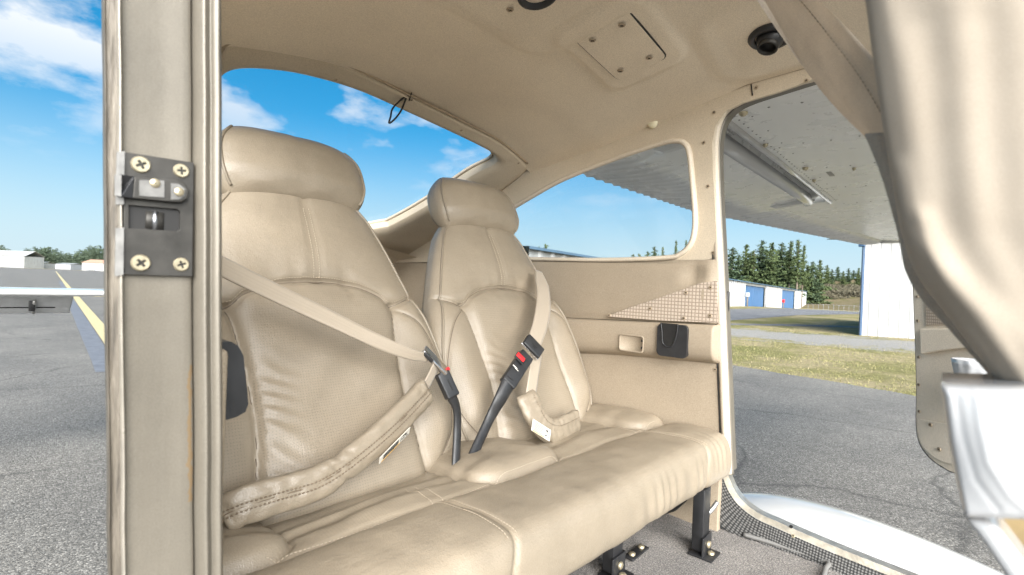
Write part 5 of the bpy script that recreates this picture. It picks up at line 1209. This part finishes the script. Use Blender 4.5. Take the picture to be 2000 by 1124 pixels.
box('hinge_block', (.02, .03, .07), c(1.115, .40, -.47), M['blackmetal'], bench, bev=.003)
tube('hinge_lever', cat([c(1.10, .395, -.500), c(1.125, .385, -.49), c(1.14, .375, -.47)], 10), .005, M['alu'], bench, 8)

# ================================================================== SEAT BELTS
def slv(name, path, half, th, parent, upv, twist=0):
    """padded leather sleeve: flattened tube with puckers"""
    p = np.asarray(path); t = np.gradient(p, axis=0); t /= np.linalg.norm(t, axis=1)[:, None]
    s = np.broadcast_to(V(upv, float), p.shape).copy(); s -= t * np.sum(s * t, 1)[:, None]; s /= np.linalg.norm(s, axis=1)[:, None]; n = np.cross(t, s)
    K_ = 36; a = np.linspace(0, 2 * np.pi, K_, endpoint=False); m = len(p); P = np.zeros((m, K_, 3))
    for i in range(m):
        u = i / (m - 1); f = min(1, math.sqrt(max(.03, min(u, 1 - u) / .05)));
        pk = 1 + .10 * (vnoise(u * 22, 3.3) - .5) + .16 * math.exp(-((u - .52) / .02) ** 2) * -1
        for j in range(K_):
            ca, sa = math.cos(a[j]), math.sin(a[j]); rx = half * pk * np.sign(ca) * abs(ca) ** .8; ry = th * f * np.sign(sa) * abs(sa) ** .75
            wv = .0016 * (vnoise(u * 34, ca * 3 + 9) - .5) * 2 + .0014 * math.sin(u * 160 + ca * 4) * math.exp(-((u - .52) / .07) ** 2)
            grv = -.0035 * math.exp(-((ca - .05) / .07) ** 2) * (1 if sa > 0 else 0)
            P[i, j] = p[i] + s[i] * rx * (.86 + .14 * f) + n[i] * (ry + (wv + grv) * np.sign(sa))
    o = link(name, gridmesh(name, P, cv=True, caps=True), M['leather_plain'], parent)
    return o, p, s, n
def oriented(dirn, nrm_):
    d_ = V(dirn, float); d_ /= np.linalg.norm(d_); n_ = V(nrm_, float); n_ -= d_ * (n_ @ d_); n_ /= np.linalg.norm(n_); return np.array([np.cross(d_, n_), d_, n_])
# --- near belt
nbelt = empty('seat_belt', tuple(onQ(660, 860, .05))); tag(nbelt, 'tan lap and shoulder belt stretched across the nearer seat back', 'seat belt')
bp = cat([onQ(395, 500, .13), onQ(450, 529, .118), onQ(540, 573, .106), onQ(640, 620, .098), onQ(740, 668, .092), onQ(800, 692, .087), onQ(838, 700, .082)], 60)
sd = np.array([np.array(EV) * (1 - .0 * u) + EN * (.9 * sstep(.55, .95, u)) for u in np.linspace(0, 1, 60)])
ribbon('shoulder_webbing', bp, sd, np.interp(np.linspace(0, 1, 60), [0, .5, 1], [.0150, .0135, .0075]), .0022, M['web'], nbelt)
ctrl_ = cat([onQ(432, 1012, .052), onQ(470, 990, .066), onQ(540, 968, .072), onQ(620, 943, .076), onQ(690, 897, .078), onQ(760, 838, .078), onQ(815, 782, .076), onQ(836, 757, .076)], 90)
so, p_, s_, n_ = slv('padded_sleeve', ctrl_, .0235, .011, nbelt, EV + EN * .25)
nf = n_ if n_[40] @ EN > 0 else -n_
for dlt in (.0052, -.0032): dashes('stitching', (p_ + s_ * dlt * 1 + nf * .0122)[3:-3], .0052, .0034, .0011, M['stitch_dark'], so)
tube('sleeve_seam', (p_ + s_ * .001 + nf * .0086)[3:-3], .0009, M['stitch_dark'], so, 5)
# label on the sleeve
def label_on(parent, p0, p1, s0, hw_, n0, lift, flip=1):
    d_ = p1 - p0; L = np.linalg.norm(d_); d_ /= L; n0 = n0 - d_ * (n0 @ d_); n0 /= np.linalg.norm(n0); s0 = np.cross(n0, d_); cc = (p0 + p1) / 2 + n0 * lift
    lb = box('care_label', (L, 2 * hw_, .0008), cc, M['paper'], parent, axes=np.array([d_, s0, n0]))
    for k_ in range(6): box('print_line', (L * (.48 if k_ % 2 else .52), hw_ * .11, .0003), cc + n0 * .0006 - d_ * L * .14 + s0 * hw_ * (.72 - k_ * .26), M['ink'], lb, axes=np.array([d_, s0, n0]))
    box('amber_strip', (L * .62, hw_ * .16, .0003), cc + n0 * .0007 - d_ * L * .14 - s0 * hw_ * .86, M['amber'], lb, axes=np.array([d_, s0, n0]))
    box('print_divider', (L * .012, hw_ * 1.7, .0003), cc + n0 * .0006 + d_ * L * .19, M['ink'], lb, axes=np.array([d_, s0, n0]))
    for (u0, v0, a_, b_2) in ((.30, .45, .11, .34), (.36, .15, .05, .42), (.27, -.4, .10, .25), (.40, -.55, .05, .26)): box('pictogram', (L * a_, hw_ * b_2, .0003), cc + n0 * .0006 + d_ * L * u0 + s0 * hw_ * v0, M['ink'], lb, axes=np.array([d_, s0, n0]))
    return lb
l0, l1 = onQ(737, 898, .0845), onQ(796, 838, .0845); label_on(so, l0, l1, None, .0075, nf[55] * .8 - s_[55] * .6, .004)
ribbon('lap_webbing', cat([onQ(828, 762, .076), onQ(842, 735, .080), onQ(853, 712, .084)], 16), EV * .6 + V((1, 0, 0)) * .9, .010, .002, M['web'], nbelt)
tdir = onQ(872, 728, .085) - onQ(828, 683, .085); ax_ = oriented(tdir, EN + V((.55, 0, 0)))
lt = box('latch_tongue', (.020, np.linalg.norm(tdir) * 1.02, .0085), (onQ(872, 728, .085) + onQ(828, 683, .085)) / 2, M['chrome'], nbelt, axes=ax_, bev=.0018)
box('tongue_cover', (.0205, np.linalg.norm(tdir) * .40, .0075), onQ(838, 693, .0855), M['black'], lt, axes=ax_, bev=.0018)
def buckle(root, top, bot, halfw, nrm_, redside=1, tilt=0):
    d_ = bot - top; L = np.linalg.norm(d_); axs = oriented(-d_, nrm_)
    bd = box('buckle', (halfw * 2, L, .017), (top + bot) / 2, M['black'], root, axes=axs, bev=.0035, seg=3); return bd, axs
bd, axs = buckle(nbelt, onQ(862, 728, .080), onQ(884, 776, .078), .0125, EN + V((-.3, 0, 0)))
box('release_button', (.013, .006, .012), onQ(870, 723, .083), M['red'], bd, axes=axs, bev=.001)
box('buckle_slot', (.0022, .022, .0008), onQ(880, 752, .0885), M['dark'], bd, axes=axs)
stp = cat([onQ(880, 770, .078), onQ(892, 800, .070), onQ(893, 840, .058), onQ(891, 890, .050), onQ(888, 950, .045)], 30)
hf = np.interp(np.linspace(0, 1, 30), [0, .25, .5, 1], [.0115, .0085, .0085, .009])
P = tubeP(stp, hf, 12, EN, False, np.interp(np.linspace(0, 1, 30), [0, .3, 1], [.0075, .005, .0045])); link('buckle_boot', gridmesh('buckle_boot', P, cv=True, caps=True), M['black'], nbelt)
# --- far belt
fbelt = empty('seat_belt', tuple(onQ(980, 850, .04))); tag(fbelt, 'tan belt with black buckle standing up in front of the farther seat', 'seat belt')
bp = cat([onQ(1052, 530, .035), onQ(1060, 560, .06), onQ(1062, 595, .075), onQ(1055, 635, .085), onQ(1044, 668, .09)], 40)
ribbon('shoulder_webbing', bp, V((1, 0, 0)) + np.array(EV) * .1, np.interp(np.linspace(0, 1, 40), [0, .2, .6, 1], [.010, .0195, .0215, .0185]), .0022, M['web'], fbelt)
bp = cat([onQ(1048, 690, .085), onQ(1044, 720, .085), onQ(1036, 775, .078)], 24)
ribbon('lap_webbing', bp, V((1, 0, 0)), .0155, .0022, M['web'], fbelt)
cp = cat([onQ(1026, 768, .080), onQ(1040, 800, .082), onQ(1060, 833, .080), onQ(1085, 842, .074), onQ(1110, 832, .070), onQ(1130, 820, .066)], 60)
so2, p_, s_, n_ = slv('padded_sleeve', cp, .027, .010, fbelt, V((.8, 0, 0)) + np.array(EV) * .62 + EN * .1)
nf = n_ if n_[20] @ EN > 0 else -n_
dashes('stitching', (p_ + s_ * .011 + nf * .0102)[3:-3], .0052, .0034, .0009, M['stitch_dark'], so2)
label_on(so2, onQ(1038, 830, .094), onQ(1073, 852, .094), None, .012, EN, .002)
top_, bot_ = onQ(1028, 694, .095), onQ(990, 752, .088); bd, axs = buckle(fbelt, top_, bot_, .0165, EN + V((-.25, 0, 0)))
box('release_button', (.021, .010, .003), onQ(1017, 698, .106), M['red'], bd, axes=axs, bev=.0008)
box('buckle_window', (.024, .017, .002), onQ(1016, 700, .104), M['dark'], bd, axes=axs, bev=.0006)
box('buckle_mark', (.012, .0022, .0006), onQ(1006, 717, .1045), M['paper'], bd, axes=axs); box('buckle_mark', (.010, .0012, .0006), onQ(1009, 722, .1045), M['paper'], bd, axes=axs)
tp_ = onQ(1042, 677, .098); lt = box('latch_tongue', (.049, .030, .008), tp_, M['black'], fbelt, axes=axs, bev=.0022)
box('tongue_edge', (.052, .030, .0035), tp_ - axs[2] * .005, M['chrome'], lt, axes=axs, bev=.001)
for k_ in range(2): box('embossed_mark', (.016 - .007 * k_, .0022, .0005), tp_ + axs[2] * .0042 - axs[1] * .004 * k_ + axs[0] * 0, M['dark'], lt, axes=axs)
stp = cat([onQ(996, 742, .090), onQ(978, 778, .080), onQ(958, 815, .060), onQ(937, 860, .052), onQ(908, 925, .048)], 36)
hf = np.interp(np.linspace(0, 1, 36), [0, .35, .55, 1], [.0175, .0135, .0105, .0105])
P = tubeP(stp, hf, 14, EN, False, np.interp(np.linspace(0, 1, 36), [0, .4, 1], [.0085, .0055, .0045])); link('buckle_boot', gridmesh('buckle_boot', P, cv=True, caps=True), M['black'], fbelt)

# ================================================================== FRONT SEAT AND CLOTH, close to the lens
fs = empty('front_seat', (.45, -.2, H - .552)); tag(fs, 'pale cream draped front seat back with glossy white shell at the right edge', 'seat')
sil = cat([atX(x, y, .30) for x, y in [(1672, -120), (1690, 0), (1703, 100), (1726, 260), (1745, 375), (1764, 468), (1792, 540), (1850, 618), (1905, 690), (1960, 762), (2010, 830)]], 130)
ridges = [([(1700, -60), (1760, 120), (1790, 300), (1800, 470), (1850, 560), (1950, 690)], .0025, .007), ([(1850, -60), (1890, 150), (1890, 330), (1910, 470), (1970, 590), (2040, 690)], .0032, .009), ([(1960, -60), (1985, 200), (1995, 420), (2050, 540)], .0028, .009),
          ([(1745, 330), (1775, 460), (1840, 545), (1910, 620), (2010, 760)], .0055, .0045), ([(1800, 430), (1850, 520), (1920, 590), (2020, 700)], .0035, .005), ([(1735, 330), (1760, 440), (1800, 535), (1880, 640), (1975, 770)], .004, .0025), ([(1820, 60), (1840, 250), (1855, 430), (1910, 560), (2000, 680)], -.0022, .008), ([(1925, 60), (1945, 300), (1960, 460), (2030, 590)], -.0022, .008)]
rl = [(V([atX(x, y, .295)[1:] for x, y in ln]), am, sg) for ln, am, sg in ridges]
P = []
ww = np.concatenate([np.linspace(0, .085, 70), np.linspace(.09, .13, 8)])
for i, p in enumerate(sil):
    yq = p[1] - ww; zq = np.full_like(ww, p[2]); dx = -.012 * np.sqrt(np.clip(1 - (1 - np.clip(ww / .03, 0, 1)) ** 2, 0, 1))
    for ln, am, sg in rl: dx = dx - .55 * am * np.exp(-(polydist(yq, zq, ln) / sg) ** 2) * np.clip(ww / .008, 0, 1)
    dx = dx + .0004 * (vnoise(yq * 90, zq * 60) - .5)
    frontp = [V((p[0] + d_, y_, p[2])) for d_, y_ in zip(dx, yq)]
    P.append([p + V((.12, -.02, 0)), p + V((.06, -.003, 0)), p + V((.02, -.0005, 0))] + frontp + [p + V((.12, -.13, 0))])
P = np.array(P); fb = link('backrest', gridmesh('backrest', P, cv=True, caps=True), M['drape'], fs)
# cloth hem running down behind the pad
ed = cat([atX(x, y, .345) for x, y in [(1688, 262), (1716, 330), (1738, 400), (1756, 470), (1768, 530), (1800, 585), (1850, 640), (1905, 703), (1962, 770)]], 50)
P = np.array([[p + V((0, 0, 0)), p + V((.0015, -.006, 0)), p + V((.004, -.018, 0)), p + V((.010, -.045, 0)), p + V((.05, -.05, 0)), p + V((.03, -.004, 0))] for p in ed])
link('back_cover', gridmesh('back_cover', P, cv=True, caps=True), M['cloth'], fs)
wp = lambda px, py, X=.262: atX(px, py, X)
N1, N2 = 40, 46; P = np.zeros((N1, N2, 3)); rdg = V([(1905, 760), (1913, 830), (1928, 900), (1972, 968), (2010, 1000)]); grv = V([(1868, 770), (1880, 850), (1905, 935), (1950, 995)])
for i, u in enumerate(np.linspace(0, 1, N1)):
    for j, v_ in enumerate(np.linspace(0, 1, N2)):
        py = 757 + (1018 - 757) * v_ + u * 8; xl = 1838 + np.interp(v_, [0, .4, .75, 1], [0, 13, 31, 46]); px = xl + (2090 - xl) * u
        ed_ = min(1, u / .05, v_ / .05 + .0, (1 - v_) / .08); rd = .0055 * (1 - math.sqrt(max(0, 1 - (1 - max(0, ed_)) ** 2)))
        d_ = .0010 * math.exp(-(float(polydist(V([px]), V([py]), rdg)[0]) / 14) ** 2) - .0008 * math.exp(-(float(polydist(V([px]), V([py]), grv)[0]) / 12) ** 2) + .004 * math.sin(math.pi * min(1, u * 1.2)) * math.sin(math.pi * v_)
        P[i, j] = wp(px, py, .262) + V((rd - d_, 0, 0))
P = np.concatenate([P, P[:, :1] * 0 + P[:, -1:] + V((.05, 0, 0)), P[:, :1] + V((.05, 0, 0))], 1)
shell = link('side_shell', gridmesh('side_shell', P, cv=True), M['shell'], fs)
plate('shell_strut', [wp(1882, 1014, .270), wp(1945, 1024, .270), wp(2060, 1180, .270), wp(1985, 1180, .270), wp(1962, 1124, .270), wp(1920, 1062, .270)], [], .03, (-1, 0, 0), M['shell'], fs, bevel=.003)
plate('seat_foam', [wp(1930, 1000, .31), wp(2100, 1000, .31), wp(2100, 1200, .31), wp(1990, 1200, .31)], [], .15, (-1, 0, 0), M['foam'], fs, bevel=.004)
box('seat_rail', (.06, .05, .46), c(.33, -.10, -.33), M['white'], fs, bev=.01)
# tan cloth hanging from the ceiling edge beside the seat
la = cat([atX(x, y, .46) for x, y in [(1455, -55), (1494, 0), (1545, 85), (1597, 165), (1650, 225), (1692, 264), (1712, 300)]], 40)
ra = cat([atX(x, y, .40) for x, y in [(1640, -55), (1690, 20), (1705, 70), (1730, 150), (1745, 230), (1752, 290), (1758, 330)]], 40)
ra = cat([atX(x, y, .40) for x, y in [(1545, -55), (1610, 0), (1690, 80), (1745, 150), (1770, 230), (1780, 290), (1780, 340)]], 40)
w = np.linspace(0, 1, 24); P = la[:, None] * (1 - w)[None, :, None] + ra[:, None] * w[None, :, None]
fold = (.006 * np.sin(w * 7.5) + .003 * np.sin(w * 19 + 1))[None, :] * np.linspace(.4, 1.2, 40)[:, None]
P[..., 0] += fold; P[..., 1] += fold * .4
Pc = np.concatenate([P, P[:, ::-1] + V((.002, 0, .0))], 1)
cl = link('fabric_drape', gridmesh('fabric_drape', Pc, cv=True, caps=True), M['cloth']); tag(cl, 'tan cloth with stitched seams hanging from the ceiling beside the front seat', 'cloth')
seam = P[:, 13] + V((-.0012, 0, 0)); dashes('stitching', seam, .0036, .0024, .0005, M['stitch'], cl)
lf = cat([atX(x, y, .475) for x, y in [(1440, -60), (1478, 0), (1525, 70), (1575, 140), (1605, 172)]], 24); rf = cat([atX(x, y, .468) for x, y in [(1470, -60), (1505, 0), (1552, 85), (1600, 160), (1610, 176)]], 24)
P = np.stack([lf, (lf + rf) / 2 + V((.004, 0, 0)), rf, rf + V((.002, 0, 0)), lf + V((.002, 0, 0))], 1); link('cloth_fold', gridmesh('cloth_fold', P, cv=True, caps=True), M['cloth'], cl)
